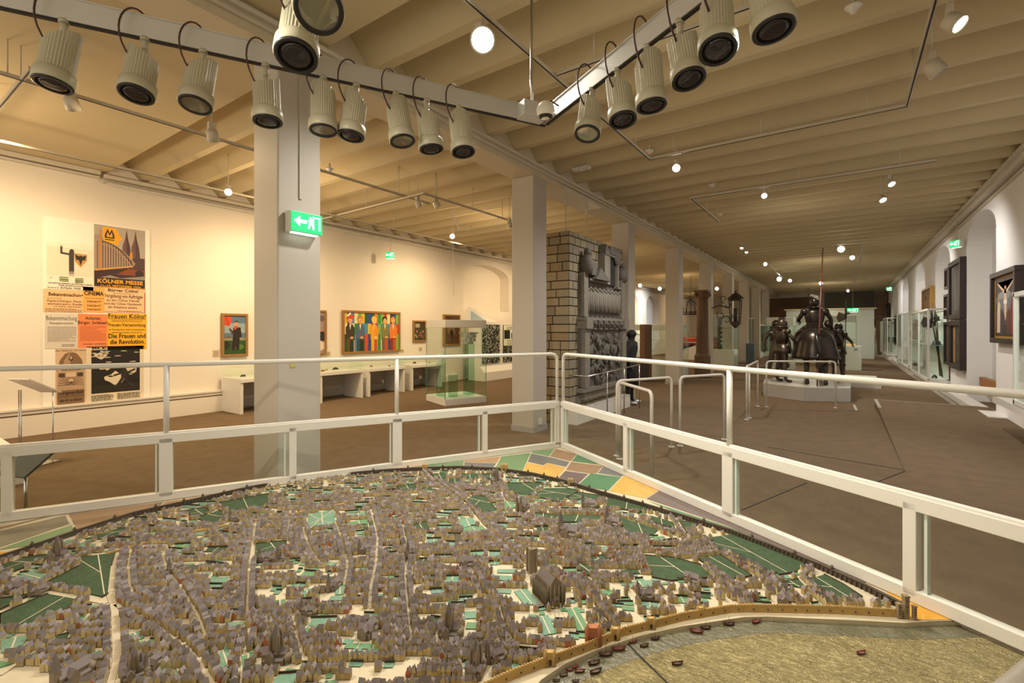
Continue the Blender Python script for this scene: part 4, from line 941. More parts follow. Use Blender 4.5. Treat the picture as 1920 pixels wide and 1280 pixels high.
a0 = Pt(1514, 590, 13.2); pole('short lance with pale tip above the rider helmet', (a0.x, a0.y, ZP), Pt(1515.5, 540, 13.2), .012, M_STEEL, lambda b, d: b.lathe([(.02, -.5), (.018, 0), (.004, .02)], d, 10))
def halb(b, d):
    u = d.normalized(); c = d*.9; b.extrude([c+Vector((0, 0, -.12)), c+Vector((-.18, 0, -.22)), c+Vector((-.24, 0, -.08)), c+Vector((-.18, 0, .1)), c+Vector((0, 0, .02))], (0, .01, 0)); b.extrude([c+Vector((0, 0, 0)), c+Vector((.14, 0, .05)), c+Vector((.05, 0, .1))], (0, .01, 0)); b.lathe([(.02, -.1), (.03, .1), (.002, .5)], c, 8)
a0 = Pt(1583, 697, 14.6); pole('halberd with crescent blade held by the right rear soldier', (a0.x, a0.y-.3, .152), Pt(1586.5, 577, 14.3), .016, M_ARM2, halb, name='halberd')

# ============================================================ STONE RELIEF BLOCK
BX0, BX1, BY0, BY1, BH = -5.05, -3.98, 7.44, 9.92, 3.41
t = thing('relief_block', 'free-standing brick-faced block with a carved grey stone relief on its nave side', 'monument', (BX1, BY0, 0))
L_ = lambda x, y, z: (x-BX1, y-BY0, z)
b = MB(); b.box(L_((BX0+BX1)/2, (BY0+BY1)/2, BH/2), (BX1-BX0-.03, BY1-BY0-.03, BH-.01)); b.build('core', mat('mortar', (.05, .037, .022), .9), t)
cols3 = [mat('pale_brick', (.30, .25, .16), .85, nz=.2, ns=9), mat('ochre_brick', (.27, .21, .12), .85, nz=.15, ns=9), mat('grey_brick', (.25, .22, .16), .85, nz=.15, ns=9)]
b = MB(); r = random.Random(4); ch_ = BH/21.5; z = 0; row = 0
while z < BH-.02:
    h_ = min(ch_*r.uniform(.9, 1.1), BH-z); x = BX0
    while x < BX1-.01:
        w = min(r.uniform(.17, .31), BX1-x); w = BX1-x if BX1-x-w < .1 else w
        b.box(L_(x+w/2, BY0+.02, z+h_/2), (w-.019, .05, h_-.019), mi=r.choice((0, 0, 1, 2))); x += w
    y = BY0+.02-(row % 2)*.12+.0
    y = BY0
    first = True
    while y < BY1-.01:
        w = .14 if (first and row % 2) else r.uniform(.2, .32); first = False; w = min(w, BY1-y)
        b.box(L_(BX1-.02, y+w/2, z+h_/2), (.05, w-.019, h_-.019), mi=r.choice((0, 0, 2))); y += w
    z += h_; row += 1
b.build('brickwork', cols3, t)
b = MB(); b.box(L_(BX1+.05, (BY0+BY1)/2, .13), (.22, BY1-BY0+.02, .26)); b.build('white_kerb', M_LACQ, t)
M_STN = mat('carved_greystone', (.13, .118, .10), .8, nz=.35, ns=14, bump=.5, bs=30)
M_STD = mat('dark_niche', (.03, .026, .022), .9)
M_STL = mat('light_stone', (.22, .20, .165), .8, nz=.2, ns=10, bump=.3, bs=25)
def ry(px): return PX(px, 600, BX1+.03).y
def rz_(px, py): return PX(px, py, BX1+.03).z
b = MB()
b.box(L_(BX1+.03, 8.75, 1.18), (.08, 1.95, 1.35)); b.box(L_(BX1+.025, 8.75, 2.25), (.06, 1.95, .8)); b.build('slab', M_STN, t)
b = MB(); b.box(L_(BX1+.09, 8.75, 1.86), (.16, 2.06, .05)); b.box(L_(BX1+.07, 8.75, .56), (.14, 2.1, .07)); b.box(L_(BX1+.05, 8.75, .45), (.1, 1.8, .14)); b.box(L_(BX1+.07, 8.75, 1.68), (.1, 1.9, .03)); b.build('cornice', M_STL, t)
for y in (7.88, 9.66):
    b = MB(); b.box(L_(BX1+.08, y, 1.15), (.13, .2, 1.1)); b.box(L_(BX1+.10, y, 1.78), (.19, .26, .2)); b.box(L_(BX1+.07, y, 2.3), (.1, .17, .8)); b.build('pilaster', M_STL, t)
r = random.Random(12)
b = MB()
for i in range(58):
    y = 8.03+r.random()*1.45; z = .66+r.random()*.95; b.ball(L_(BX1+.09, y, z), r.uniform(.05, .10), n=8, sc=(.6, r.uniform(.5, 1.1), r.uniform(.7, 1.8)), M=Matrix.Rotation(r.uniform(-.8, .8), 3, 'X'))
for i in range(26):
    y = 8.03+r.random()*1.4; z = .7+r.random()*.85; d = Vector((.02, r.uniform(-.14, .14), r.uniform(-.14, .14))); p = Vector(L_(BX1+.14, y, z)); b.tube([p, p+d], [.03, .018], 6)
b.build('battle_relief', M_STN, t)
b = MB()
for i in range(16):
    y = 8.0+i*.098; b.ball(L_(BX1+.10, y, 2.40+.03*(i % 2)), .036, n=8); b.lathe([(.058, 0), (.045, .2), (.05, .34), (.02, .38)], L_(BX1+.085, y, 2.0+.03*(i % 2)), 8)
for i in range(8): b.ball(L_(BX1+.12, 8.05+i*.09, 2.58), .04, n=8, sc=(1, 1, .8))
b.build('standing_figures', M_STL, t)
b = MB()
for i in range(6): b.box(L_(BX1+.11, 8.15+i*.25, 1.77), (.12, .16, .13)); b.ball(L_(BX1+.18, 8.15+i*.25, 1.77), .05, n=8)
b.build('mask_frieze', M_STN, t)
# dark window with frame, roofs, statue, shield
y0_, y1_ = 8.88, 9.25
b = MB(); b.box(L_(BX1+.05, (y0_+y1_)/2, 2.83), (.1, y1_-y0_, .55)); b.build('dark_opening', M_STD, t)
b = MB()
b.box(L_(BX1+.08, y0_-.13, 2.85), (.15, .26, .6)); b.box(L_(BX1+.08, y1_+.04, 2.83), (.15, .07, .6)); b.box(L_(BX1+.08, y0_+.15, 3.14), (.15, .5, .05)); b.box(L_(BX1+.06, 9.5, 2.53), (.1, .5, .05))
b.build('window_frame', M_STL, t)
b = MB()
b.extrude([L_(BX1+.03, 8.62, 3.12), L_(BX1+.03, 9.0, 3.12), L_(BX1+.03, 8.66, 3.33)], (.14, 0, 0)); b.extrude([L_(BX1+.02, 8.1, 2.60), L_(BX1+.02, 8.75, 2.60), L_(BX1+.02, 8.30, 2.82)], (.2, 0, 0)); b.box(L_(BX1+.08, 9.0, 3.24), (.18, .3, .15)); b.ball(L_(BX1+.14, 9.25, 3.14), .13, n=12, sc=(.5, 1, 1.3)); b.build('stone_hood', M_STN, t)
b = MB(); b.ball(L_(BX1+.12, 7.93, 3.07), .075, n=12, sc=(1, 1, 1.1)); b.lathe([(.11, 0), (.13, .2), (.10, .32), (.04, .36)], L_(BX1+.1, 7.93, 2.68), 12); b.box(L_(BX1+.14, 8.1, 2.78), (.08, .22, .22)); b.build('figure_bust', M_STN, t)
b = MB(); b.ball(L_(BX1+.10, 9.68, 3.02), .06, n=10); b.lathe([(.1, 0), (.12, .2), (.06, .3)], L_(BX1+.08, 9.68, 2.68), 12); b.build('figure_bust', M_STN, t)
t = thing('barrier_rail', 'thin steel barrier rail in front of the stone relief', 'railing', (-3.5, 7.6, 0))
a0 = Vector((-3.62, 7.45, .86)); a1 = Vector((-3.55, 9.75, .93)); o = t.location
b = MB(); b.tube([a0+Vector((-.35, 0, 0))-o, a0-o, a1-o, a1+Vector((0, 0, -.08))-o], .015, 8); b.build('rail', M_STEEL, t)
for u in (.33, .66, 1.0): q = a0.lerp(a1, u)-o; b = MB(); b.tube([Vector((q.x, q.y, .01)), q], .012, 8); b.build('post', M_STEEL, t)
t = thing('hanger_rods', 'two thin rods hanging from the beam bracket above the relief block', 'rods', (-4.3, 7.9, 4.15)); 
for y in (0, .9): b = MB(); b.tube([(0, y, 0), (0, y, -.72)], .012, 8); b.tube([(0, y, 0), (0, y, -.15)], .02, 8); b.build('rod', M_TRACK, t)
b = MB(); b.box((.0, .3, .02), (.5, 1.6, .06)); b.build('bracket', M_TRACK, t)
# capped mannequin
q = Pz(1183, 757, 0); t = thing('mannequin', 'black-clothed mannequin with peaked cap beside the stone relief', 'mannequin', (q.x, q.y, 0), 1.7)
person_body(t, 1.62, 1.0, {1: [(.26, .02, 1.1), (.22, -.05, .88)], -1: [(-.26, .02, 1.1), (-.22, -.05, .88)]}, .06, mat('black_cloth', (.012, .012, .014), .7), 'body')
b = MB(); b.lathe([(.22, .42), (.2, .8), (.15, 1.05), (.2, 1.25), (.19, 1.38), (.08, 1.44)], n=16, sy=.75); b.build('coat', MATS['black_cloth'], t)
b = MB(); b.ball((0, -.01, 1.57), .108, n=14, sc=(.9, 1.05, .9)); b.extrude([(-.07, -.08, 1.565), (.07, -.08, 1.565), (.05, -.19, 1.545), (-.05, -.19, 1.545)], (0, 0, .012)); b.build('cap', MATS['black_cloth'], t)
for s in (-1, 1): b = MB(); b.ball((s*.16, -.08, .05), .06, n=10, sc=(.8, 2, .7)); b.build('shoe', mat('silver_shoe', (.6, .6, .62), .3, .6, nz=.6, ns=30), t)

# ============================================================ MIDDLE OF THE HALL
def case_at(px, py, w, d, h, label, rz=0, base=.5, **k):
    q = Pz(px, py, 0); return glass_case('glass_showcase', label, (q.x, q.y+d/2), w, d, h, rz, base=base, **k)
M_CW = mat('case_green_white', (.62, .68, .60), .5)
case_at(1232, 708, 1.7, .8, 1.85, 'long glass showcase beside the dark brown cabinet', base=.55, head=.2, wallc=M_CW, shelves=(.95, 1.3))
q = Pz(1201, 715, 0); t = thing('cabinet', 'tall narrow brown cabinet end right of the mannequin', 'cabinet', (q.x, q.y+.5, 0)); b = MB(); b.box((0, 0, .92), (.16, .7, 1.84)); b.build('panel', M_WOOD, t); b = MB(); b.box((.0, -.36, .35), (.35, .3, .7)); b.build('dark_box', M_DARKF, t)
# carved column
q = PY(1317, 700, 17.6); t = thing('carved_column', 'carved brown wooden column on a round black foot in front of a pillar', 'column', (q.x, q.y, 0))
b = MB(); b.lathe([(.30, 0), (.30, .03)], n=24); b.build('foot', M_BLK, t)
M_CARV = mat('carved_wood', (.13, .07, .035), .6, nz=.5, ns=18, bump=.6, bs=25)
b = MB(); b.lathe([(.27, .03), (.27, .75), (.24, .8), (.22, .85), (.2, 1.4), (.2, 2.3), (.19, 2.75), (.23, 2.8), (.24, 3.0)], n=10, smooth=False); b.build('shaft', M_CARV, t)
b = MB(); b.box((0, 0, 3.02), (.46, .46, .07))
for sx in (-1, 1):
    for sy in (-1, 1): b.ball((sx*.18, sy*.18, 2.9), .08, n=8)
b.build('capital', M_CARV, t)
# cage lantern hanging behind it
q = Pt(1295, 590, 24); t = thing('iron_cage', 'domed black iron cage hanging behind the carved column', 'cage', (q.x, q.y, q.z+.0))
b = MB(); b.lathe([(.36, 0), (.38, .03), (.36, .06)], n=20); b.lathe([(.36, .12), (.37, .14), (.36, .15)], n=20)
for i in range(10):
    a = .6283*i; b.tube([(.36*math.cos(a), .36*math.sin(a), .05), (.35*math.cos(a), .35*math.sin(a), .35), (.22*math.cos(a), .22*math.sin(a), .62), (.03*math.cos(a), .03*math.sin(a), .74)], .016, 5)
b.build('bars', M_BLK, t); b = MB(); b.tube([(0, 0, .72), (0, 0, ZC-q.z)], .012, 6); b.build('chain', M_BLK, t)
# red vintage car
q = Pz(1297, 672, 0); t = thing('car', 'red and black vintage car behind the carved column', 'car', (q.x, q.y, 0), 0)
b = MB(); b.extrude([(-1.3, 0, .45), (1.3, 0, .45), (1.25, 0, .95), (.9, 0, 1.25), (-.9, 0, 1.25), (-1.25, 0, .95)], (0, 2.6, 0)); b.build('body', mat('car_red', (.42, .035, .02), .25), t, bevel=.08)
b = MB(); b.box((0, -.05, .62), (2.3, .12, .34)); b.ball((0, -.12, .8), .1, n=10); b.build('grille', M_BLK, t, bevel=.03)
b = MB(); b.box((0, -.12, .95), (2.4, .08, .05)); b.build('bumper', M_STEEL, t)
for s in (-1, 1): b = MB(); b.lathe([(.33, -.1), (.33, .1)], (s*1.05, .4, .33), 18, M=Matrix.Rotation(math.pi/2, 3, 'Y')); b.build('wheel', M_BLK, t)
b = MB(); b.box((0, 1.2, .2), (2.2, 2.4, .24)); b.build('underbody', M_BLK, t)
t = thing('display_table', 'white sloping stand in front of the red car', 'stand', (q.x+.1, q.y-1.2, 0)); b = MB(); b.extrude([(-.8, 0, 0), (.7, 0, 0), (.7, 0, .9), (-.2, 0, .6)], (0, .5, 0)); b.build('panel', M_LACQ, t)
# wrought iron sign
q = PY(1332, 590, 18.7); t = thing('wrought_iron_sign', 'black wrought-iron bracket with hanging square lantern', 'lantern', (XC+.02, 18.95, 0))
r0 = PX(1333, 575, XC); K = lambda px, py: PY(px, py, 18.95)-Vector((XC+.02, 18.95, 0))
b = MB()
b.tube([K(1334, 560), K(1334, 592)], .02, 6); b.tube([K(1334, 578), K(1350, 572), K(1368, 578)], .018, 6)
def spiral(cx, cy, r0, n, a0, dirn=1): return [K(cx+r0*(1-i/18)*math.cos(a0+dirn*i*.45), cy+r0*(1-i/18)*math.sin(a0+dirn*i*.45)) for i in range(n)]
for c in ((1357, 560, 8, 14, 1.5, 1), (1352, 590, 9, 15, 4, -1), (1362, 600, 9, 14, 3.5, 1), (1366, 571, 6, 12, 3, -1)): b.tube(spiral(*c), .014, 5)
b.build('scrollwork', M_BLK, t)
c = K(1379, 583); b = MB(); b.box((c.x, 0, c.z+.42), (.42, .42, .07)); b.lathe([(.30, .45), (.12, .62), (.03, .66), (.03, .75)], (c.x, 0, c.z), 6, smooth=False); b.box((c.x, 0, c.z-.42), (.32, .32, .06)); b.lathe([(.2, -.45), (.03, -.62)], (c.x, 0, c.z), 6)
for sx in (-1, 1):
    for sy in (-1, 1): b.tube([(c.x+sx*.14, sy*.14, c.z-.42), (c.x+sx*.18, sy*.18, c.z+.42)], .02, 5)
b.tube([(c.x, 0, c.z-.4), (c.x, 0, c.z+.1)], .07, 8); b.build('lantern', mat('rusty_iron', (.05, .035, .028), .6), t)
case_at(1352, 689, 1.05, 1.0, 2.35, 'glass showcase on a white base with a dark door panel inside, under the lantern', base=.78, head=.06, wallc=M_CW)
q = Pz(1352, 689, 0); q.x -= .15; t = thing('iron_door', 'dark panel with pale ornaments inside the showcase under the lantern', 'exhibit', (q.x, q.y+.85, .792)); b = MB(); b.box((0, 0, .7), (.32, .06, 1.4)); b.build('panel', M_BLK, t); b = MB(); [b.ball((0, -.04, .25+.2*i), .05, n=8) for i in range(5)]; b.build('ornament', M_STEEL, t)
case_at(1388, 678, 1.0, 1.0, 2.3, 'glass showcase with small dark ornament right of the lantern', base=.8, head=.05, wallc=M_CW)
case_at(1416, 671, .5, 1.6, 2.0, 'slim glass showcase of shelves behind the lantern cases', base=.3, head=.05, wallc=M_CW, shelves=(.6, .9, 1.2, 1.5))
q = Pz(1428, 668, 0); glass_case('glass_showcase', 'tall green-tinted glass showcase with many pale dishes', (q.x, q.y+1), 1.3, 1.0, 2.0, 0, base=.3, head=.08, wallc=M_CW, shelves=(.6, .9, 1.2, 1.5))
q = Pt(1385, 640, 22.5); t = thing('statuette', 'small gold-coloured statuette in the showcase right of the lantern', 'statuette', (Pz(1386, 678, 0).x, Pz(1386, 678, 0).y+.5, .81)); b = MB(); b.lathe([(.08, 0), (.04, .1), (.08, .25), (.05, .42), (.03, .5)], n=10); b.ball((0, 0, .55), .05); b.tube([(0, 0, .35), (.2, 0, .55)], .02, 6); b.build('body', mat('old_gold', (.5, .33, .1), .4, .6), t)
q = Pz(1404, 690, 0)
t = thing('dark_box', 'low dark blue box stand between the glass showcases', 'box', (Pz(1407, 682, 0).x, Pz(1407, 682, 0).y, 0)); b = MB(); b.box((0, 0, .5), (.35, .35, 1.0)); b.build('block', mat('slate_blue', (.07, .09, .11), .5), t)
# behind the mounted group
case_at(1462, 692, 1.0, 1.0, 2.2, 'tall glass showcase left behind the mounted group', base=.25, head=.35, wallc=M_CW, shelves=(.7, 1.1, 1.5))
q = Pz(1545, 682, 0); glass_case('glass_showcase', 'wide pale showcase block behind the mounted group', (q.x, q.y+.8), 2.6, 1.2, 2.35, 0, base=.35, head=.28, wallc=M_CW, shelves=(.8, 1.2))
q = Pz(1560, 672, 0); t = thing('partition', 'big white partition towering behind the wide pale showcase', 'partition', (q.x-.2, q.y+1.0, 0)); b = MB(); b.box((0, 0, 1.45), (4.4, .3, 2.9)); b.build('panel', M_CW, t); b = MB(); b.box((0, 0, 2.92), (4.6, .5, .08)); b.build('cap', mat('yellowish_cap', (.62, .55, .36), .6), t)
q = Pz(1598, 694, 0); t = thing('lectern', 'green-white block lectern with open booklet right of the mounted group', 'lectern', (q.x, q.y+.4, 0)); b = MB(); b.box((0, 0, .5), (.62, .7, 1.0)); b.build('block', M_CW, t, bevel=.006)
b = MB(); b.box((-.05, -.05, 1.04), (.34, .26, .02), M=Matrix.Rotation(.3, 3, 'X')); b.build('booklet', pm('c9b070'), t); b = MB(); b.box((.12, -.352, .86), (.12, .004, .1)); b.build('plate', pm('8a9488'), t)
# white statue at the end
q = Pt(1634, 660, 29.5); t = thing('statue', 'white marble draped statue at the far end of the right walkway', 'statue', (q.x, q.y, 0), 3.3)
M_MAR = mat('white_marble', (.82, .79, .72), .5); b = MB(); b.box((0, 0, .06), (1.2, .8, .12)); b.box((.35, 0, .45), (.35, .35, .75)); b.build('base', M_MAR, t)
b = MB(); b.lathe([(.30, .1), (.24, .5), (.2, .9), (.16, 1.15), (.2, 1.4), (.08, 1.55)], n=14, sy=.8); b.ball((.05, 0, 1.68), .12, n=12); b.tube([(.15, 0, 1.4), (.3, -.1, 1.1), (.34, -.1, .85)], [.06, .05, .04], 8); b.tube([(-.15, 0, 1.4), (-.2, -.1, 1.7), (-.1, -.1, 1.95)], [.06, .05, .04], 8)
for i in range(7): b.tube([(.2*math.cos(i*.9), .16*math.sin(i*.9), 1.2), (.28*math.cos(i*.9), .23*math.sin(i*.9), .12)], .03, 6)
b.build('figure', M_MAR, t)
# far wall: brown hanging, dark arch, stone pier, hanging exit sign
yw = YE-.02
def back(px0, px1, py0, py1): a = PY(px0, py0, yw); c = PY(px1, py1, yw); return a.x, c.x, c.z, a.z
x0, x1, z0, z1 = back(1437, 1531, 560, 640); t = thing('arched_hanging', 'brown arched wall hanging on the far wall left', 'panel', (x0, yw, z0)); b = MB(); b.box(((x1-x0)/2, -.05, (z1-z0)/2), (x1-x0, .08, z1-z0)); b.build('panel', mat('dull_brown', (.13, .07, .04), .8, nz=.3), t)
n = 12; pts = [((x1-x0)*.5-(x1-x0)*.5*math.cos(math.pi*i/n), -.10, (z1-z0)*.1+(z1-z0)*.7*math.sin(math.pi*i/n)) for i in range(n+1)]
b = MB(); b.extrude(pts, (0, -.03, 0)); b.build('arch_shape', mat('rust_brown', (.17, .08, .05), .8, nz=.4, ns=3), t)
x0, x1, z0, z1 = back(1546, 1638, 549, 640); t = thing('dark_screen', 'large dark grey screen panel on the far wall right', 'panel', (x0, yw, z0)); b = MB(); b.box(((x1-x0)/2, -.05, (z1-z0)/2), (x1-x0, .08, z1-z0)); b.build('panel', mat('olive_grey', (.15, .14, .11), .8), t)
p = PY(1614, 612, yw-.12); t = thing('arched_window', 'dark half-round window low on the far wall', 'window', p); n = 14
b = MB(); b.extrude([(.95*math.cos(math.pi*i/n), 0, .95*math.sin(math.pi*i/n)) for i in range(n+1)], (0, .03, 0)); b.build('pane', M_STD, t)
b = MB(); b.tube([(.97*math.cos(math.pi*i/n), -.02, .97*math.sin(math.pi*i/n)) for i in range(n+1)], .04, 6); [b.tube([(0, -.02, 0), (.97*math.cos(a), -.02, .97*math.sin(a))], .02, 6) for a in (.8, 1.57, 2.3)]; b.build('glazing_bars', M_TRACK, t)
t = thing('stone_pier', 'rough brown stone pier at the far end of the right wall', 'pier', (XR-.35, 40.5, 0)); b = MB(); r = random.Random(2)
for i in range(14): b.box((0, 0, .15+.3*i), (.62+r.uniform(-.03, .03), .8, .29)); 
b.build('masonry', mat('old_stone', (.22, .15, .10), .9, nz=.5, ns=6), t)
p = Pt(1599, 581, 24); exit_sign(p, .5, .2, (0, -1), 'hanging exit sign glowing over the far arch', hang=ZC-p.z-.05)
p = PX(1790, 457, XR-.22); exit_sign(p, .26, .17, (-.8, -.6), 'exit sign hanging beside the first right-hand arch', hang=ZC-p.z-.05)
p = PX(1667, 541, XR-.22); exit_sign(p, .3, .2, (-.5, -.85), 'far small exit sign high on the right wall', hang=ZC-p.z-.05)
t = thing('alarm_box', 'small beige box high in the first right-hand niche', 'box', PX(1850, 432, XR+.39)); b = MB(); b.box((0, 0, 0), (.08, .22, .2)); b.build('case', mat('ivory_plastic', (.78, .74, .62), .35), t)
a = PX(1816, 645, XR+.41); c = PX(1837, 668, XR+.41); t = thing('text_panel', 'square grey text panel on the back of the first right-hand niche', 'label', (XR+.415, c.y, c.z)); b = MB(); b.box((-.004, (a.y-c.y)/2, (a.z-c.z)/2), (.008, abs(a.y-c.y), a.z-c.z)); b.build('plate', pm('a8a198'), t)
A = wall_art(XR+.406, c.y, a.y, c.z, a.z, -1); A.body(.1, .1, .9, .45, 5, '6b655e'); A.body(.1, .55, .9, .9, 5, '6b655e'); A.build(t)

for i, (yc, l) in enumerate(((27.5, 'cool white arched panel added for the bright far left recess nearer the camera'), (31.6, 'cool white arched panel added for the bright farthest visible left wall recess'))):
    t = thing('bright_recess_panel', l, 'panel', (XL-.40, yc, .92)); b = MB(); n = 14  # added panel, its cool white stands for the brightness of the far arch
    b.extrude([(0, -1.15, 0), (0, 1.15, 0)]+[(0, 1.15*math.cos(math.pi*k/n), 2.2+.72*math.sin(math.pi*k/n)) for k in range(n+1)], (.03, 0, 0)); b.build('panel', mat('cool_white', (.80, .86, .92), .6), t)
# ============================================================ RIGHT WALL: paintings and cases
def rpaint(p0, p1, top, bot, label, m=M_DARKF, bg='3a3026', w=.07, d=.12, x=XR):
    """p0 nearer (larger px), p1 farther; rows measured at p0"""
    a = PX(p0, top, x-.03); c = PX(p0, bot, x-.03); f = PX(p1, 600, x-.03)
    t = thing('painting', label, 'painting', (x, a.y, c.z)); frame_on_wall(t, x, a.y, f.y, c.z, a.z, w, d, m, -1)
    A = wall_art(x-d*.55, a.y+w*.8, f.y-w*.8, c.z+w*.8, a.z-w*.8, -1); A.rect(bg, 0, 0, 1, 1); return t, A
t, A = rpaint(1917, 1868, 496, 646, 'large crucifixion painting with black and gold frame at the right edge', w=.09, bg='55463e')
A.rect('a8802a', 0, 0, 1, 1); A.rect('4e423c', .05, .045, .95, .955); blob(A, '6d7478', .5, .6, .42, .2, 3); blob(A, '8a9090', .45, .68, .3, .08, 5); A.rect('332822', .05, .045, .95, .22)
A.rect('4a2e1c', .47, .15, .53, .95); A.poly('4a2e1c', [(.1, .88), (.9, .88), (.9, .85), (.1, .85)])
A.poly('d8b89a', [(.15, .9), (.46, .76), (.44, .58), (.47, .36), (.5, .28), (.54, .36), (.56, .58), (.54, .76), (.85, .9), (.85, .87), (.55, .71), (.45, .71), (.15, .87)]); A.ell('c89a78', .5, .80, .045, .03); A.rect('e8e0d0', .43, .55, .57, .61); 
A.poly('d0b8a4', [(.12, .1), (.14, .5), (.20, .62), (.28, .55), (.27, .1)]); A.ell('b88a68', .2, .65, .04, .028); A.poly('8a2420', [(.72, .08), (.72, .5), (.80, .66), (.9, .5), (.92, .08)]); A.ell('c89a78', .8, .68, .04, .028); A.poly('3a3440', [(.3, .08), (.32, .4), (.36, .48), (.42, .4), (.42, .08)]); A.poly('5a3a2a', [(.58, .08), (.6, .42), (.66, .5), (.7, .1)]); A.build(t)
def dim(A, cs, seed):
    r = random.Random(seed)
    for i in range(9): blob(A, r.choice(cs), r.uniform(.25, .75), r.uniform(.15, .85), r.uniform(.08, .2), r.uniform(.05, .14), seed+i)
t, A = rpaint(1809, 1786, 480, 597, 'tall dark framed panel painting left of the first right-hand niche', bg='4a4540', w=.12); A.poly('5c5854', [(.3, .1), (.3, .8), (.5, .95), (.7, .8), (.7, .1)]); A.build(t)
t, A = rpaint(1785, 1778, 500, 540, 'tiny dark framed picture high beside the tall panel', bg='5a3c28'); dim(A, ['6a4a30', '3a2418'], 3); A.build(t)
t, A = rpaint(1785, 1777, 550, 597, 'small dark arched picture beside the tall panel', bg='4a3626'); dim(A, ['5a4632', '2a2018'], 8); A.build(t)
t, A = rpaint(1809, 1788, 600, 695, 'large dark framed painting below the tall panel', bg='2e2a24', w=.12); A.rect('a8742a', .1, .05, .3, .95); A.poly('4c5a52', [(.45, .1), (.5, .8), (.7, .9), (.85, .3)]); dim(A, ['3c4038', '1c1a18'], 11); A.build(t)
t, A = rpaint(1787, 1777, 603, 685, 'narrow brown painting left of the large lower one', bg='54452f'); dim(A, ['6b573a', '3a2c1e'], 21); A.build(t)
t, A = rpaint(1751, 1734, 535, 584, 'golden winged altarpiece above the halberd case', m=M_GOLD, bg='7a5a22'); dim(A, ['a87c2c', '4a3418', '8a3a1a'], 31); A.build(t)
t, A = rpaint(1688, 1680, 590, 648, 'dark brown painting between the second and third cases', bg='3c2c1c'); dim(A, ['4c3a26', '20160e'], 41); A.build(t)
t, A = rpaint(1668, 1662, 568, 600, 'dark portrait high above the far case', bg='2c241c'); dim(A, ['4c3a26', '20160e'], 51); A.build(t)
def wall_case(y0, y1, z0, z1, label):
    t = thing('glass_cabinet', label, 'showcase', (XR-.02, y0, 0)); W = y1-y0; D = .42; cx = -D/2
    fr = MB()
    for (x, y) in ((-.02, .02), (-D, .02), (-.02, W-.02), (-D, W-.02), (-D, W/2)): fr.box((x, y, (z0+z1)/2), (.045, .045, z1-z0))
    for z in (z0, z1):
        fr.box((-.02, W/2, z), (.045, W, .05)); fr.box((-D, W/2, z), (.045, W, .05)); fr.box((cx, .02, z), (D, .045, .05)); fr.box((cx, W-.02, z), (D, .045, .05))
    fr.build('frame', M_LACQ, t); b = MB(); b.box((cx, W/2, z0-.04), (D+.05, W, .07)); b.box((cx, W/2, (z0-.08)/2), (D-.1, W-.1, z0-.08)); b.build('base', M_LACQ, t)
    b = MB(); b.box((-.01, W/2, (z0+z1)/2), (.012, W-.06, z1-z0)); b.build('back_board', mat('pale_back', (.72, .78, .76), .6), t)
    b = MB(); b.box((cx, .02, (z0+z1)/2), (D-.06, .008, z1-z0-.05)); b.build('glass_pane', M_CASEG, t)
    b = MB(); b.box((-D, W/2, (z0+z1)/2), (.008, W-.06, z1-z0-.05)); b.build('glass_pane', M_CASEG, t)
    b = MB(); b.box((cx, W/2, z0+.95), (D-.08, W-.1, .012)); b.build('shelf', mat('shelf_glass', (.45, .62, .55), .15), t)
    return t
wall_case(17.45, 21.6, .28, 2.23, 'wall showcase with leaning halberds, nearest full case of the right wall')
wall_case(22.4, 27.2, .34, 2.33, 'wall showcase holding the hatted bust')
wall_case(33.3, 36.5, .34, 2.33, 'third wall showcase, far down the right wall')
wall_case(37.6, 39.4, .34, 2.2, 'last wall showcase beside the stone pier')
for i, (a, c, l) in enumerate((((1779, 704), (1745, 588), 'halberd leaning furthest left in the wall case'), ((1778, 690), (1752, 592), 'halberd in the middle of the leaning three'), ((1777, 660), (1756, 588), 'halberd with star head, rightmost of the leaning three'))):
    A_ = PY(*a, 17.9+i*.25); B_ = PY(*c, 17.9+i*.25); B_.x = max(1.98, B_.x); A_.x = min(2.24, A_.x); A_.z = .33; pole(l, A_, B_, .022, M_ARM2, halb if i < 2 else (lambda b, d: b.ball(d*.93, .07, n=8)), name='halberd')
t = thing('bust', 'dark bust with wide-brimmed hat in the second wall case', 'bust', (2.08, 22.7, 1.31)); b = MB(); b.lathe([(.05, 0), (.13, .05), (.17, .3), (.06, .42)], n=14); b.ball((0, 0, .52), .11, n=12); b.lathe([(.24, .58), (.12, .60), (.11, .72), (.02, .74)], n=16); b.build('body', M_WOOD, t)
t = thing('dark_objects', 'dark lump lying on the floor of the second wall case', 'exhibit', (2.08, 22.7, .36)); b = MB(); mineral(b, (0, 0, 0), .16, 4); b.build('object', M_BLK, t)
t = thing('dark_objects', 'dark lumps on the floor of the halberd case', 'exhibit', (2.05, 17.75, .31)); b = MB(); mineral(b, (0, 0, 0), .12, 5); b.build('object', M_BLK, t)
t = thing('tricorn_hat', 'dark three-cornered hat on the shelf of the halberd case', 'hat', (2.1, 17.8, 1.243)); b = MB(); b.lathe([(.16, 0), (.1, .02), (.08, .1), (.01, .12)], n=12); b.build('body', M_BLK, t)
t = thing('glass_cabinet', 'nearest white-framed glass showcase cut by the right edge', 'showcase', (XR-.02, 7.42, 0)); D = .42
b = MB(); b.box((-.22, 1.3, .59), (.44, 3.2, .10)); b.build('ledge', M_LACQ, t)
b = MB()
for y in (.02, 1.76):
    for x in (-.02, -D): b.box((x, y, 1.40), (.05, .05, 1.5))
for z in (.68, 2.13):
    for x in (-.02, -D): b.box((x, .9, z), (.05, 1.8, .06))
    b.box((-D/2, 1.76, z), (D, .05, .06))
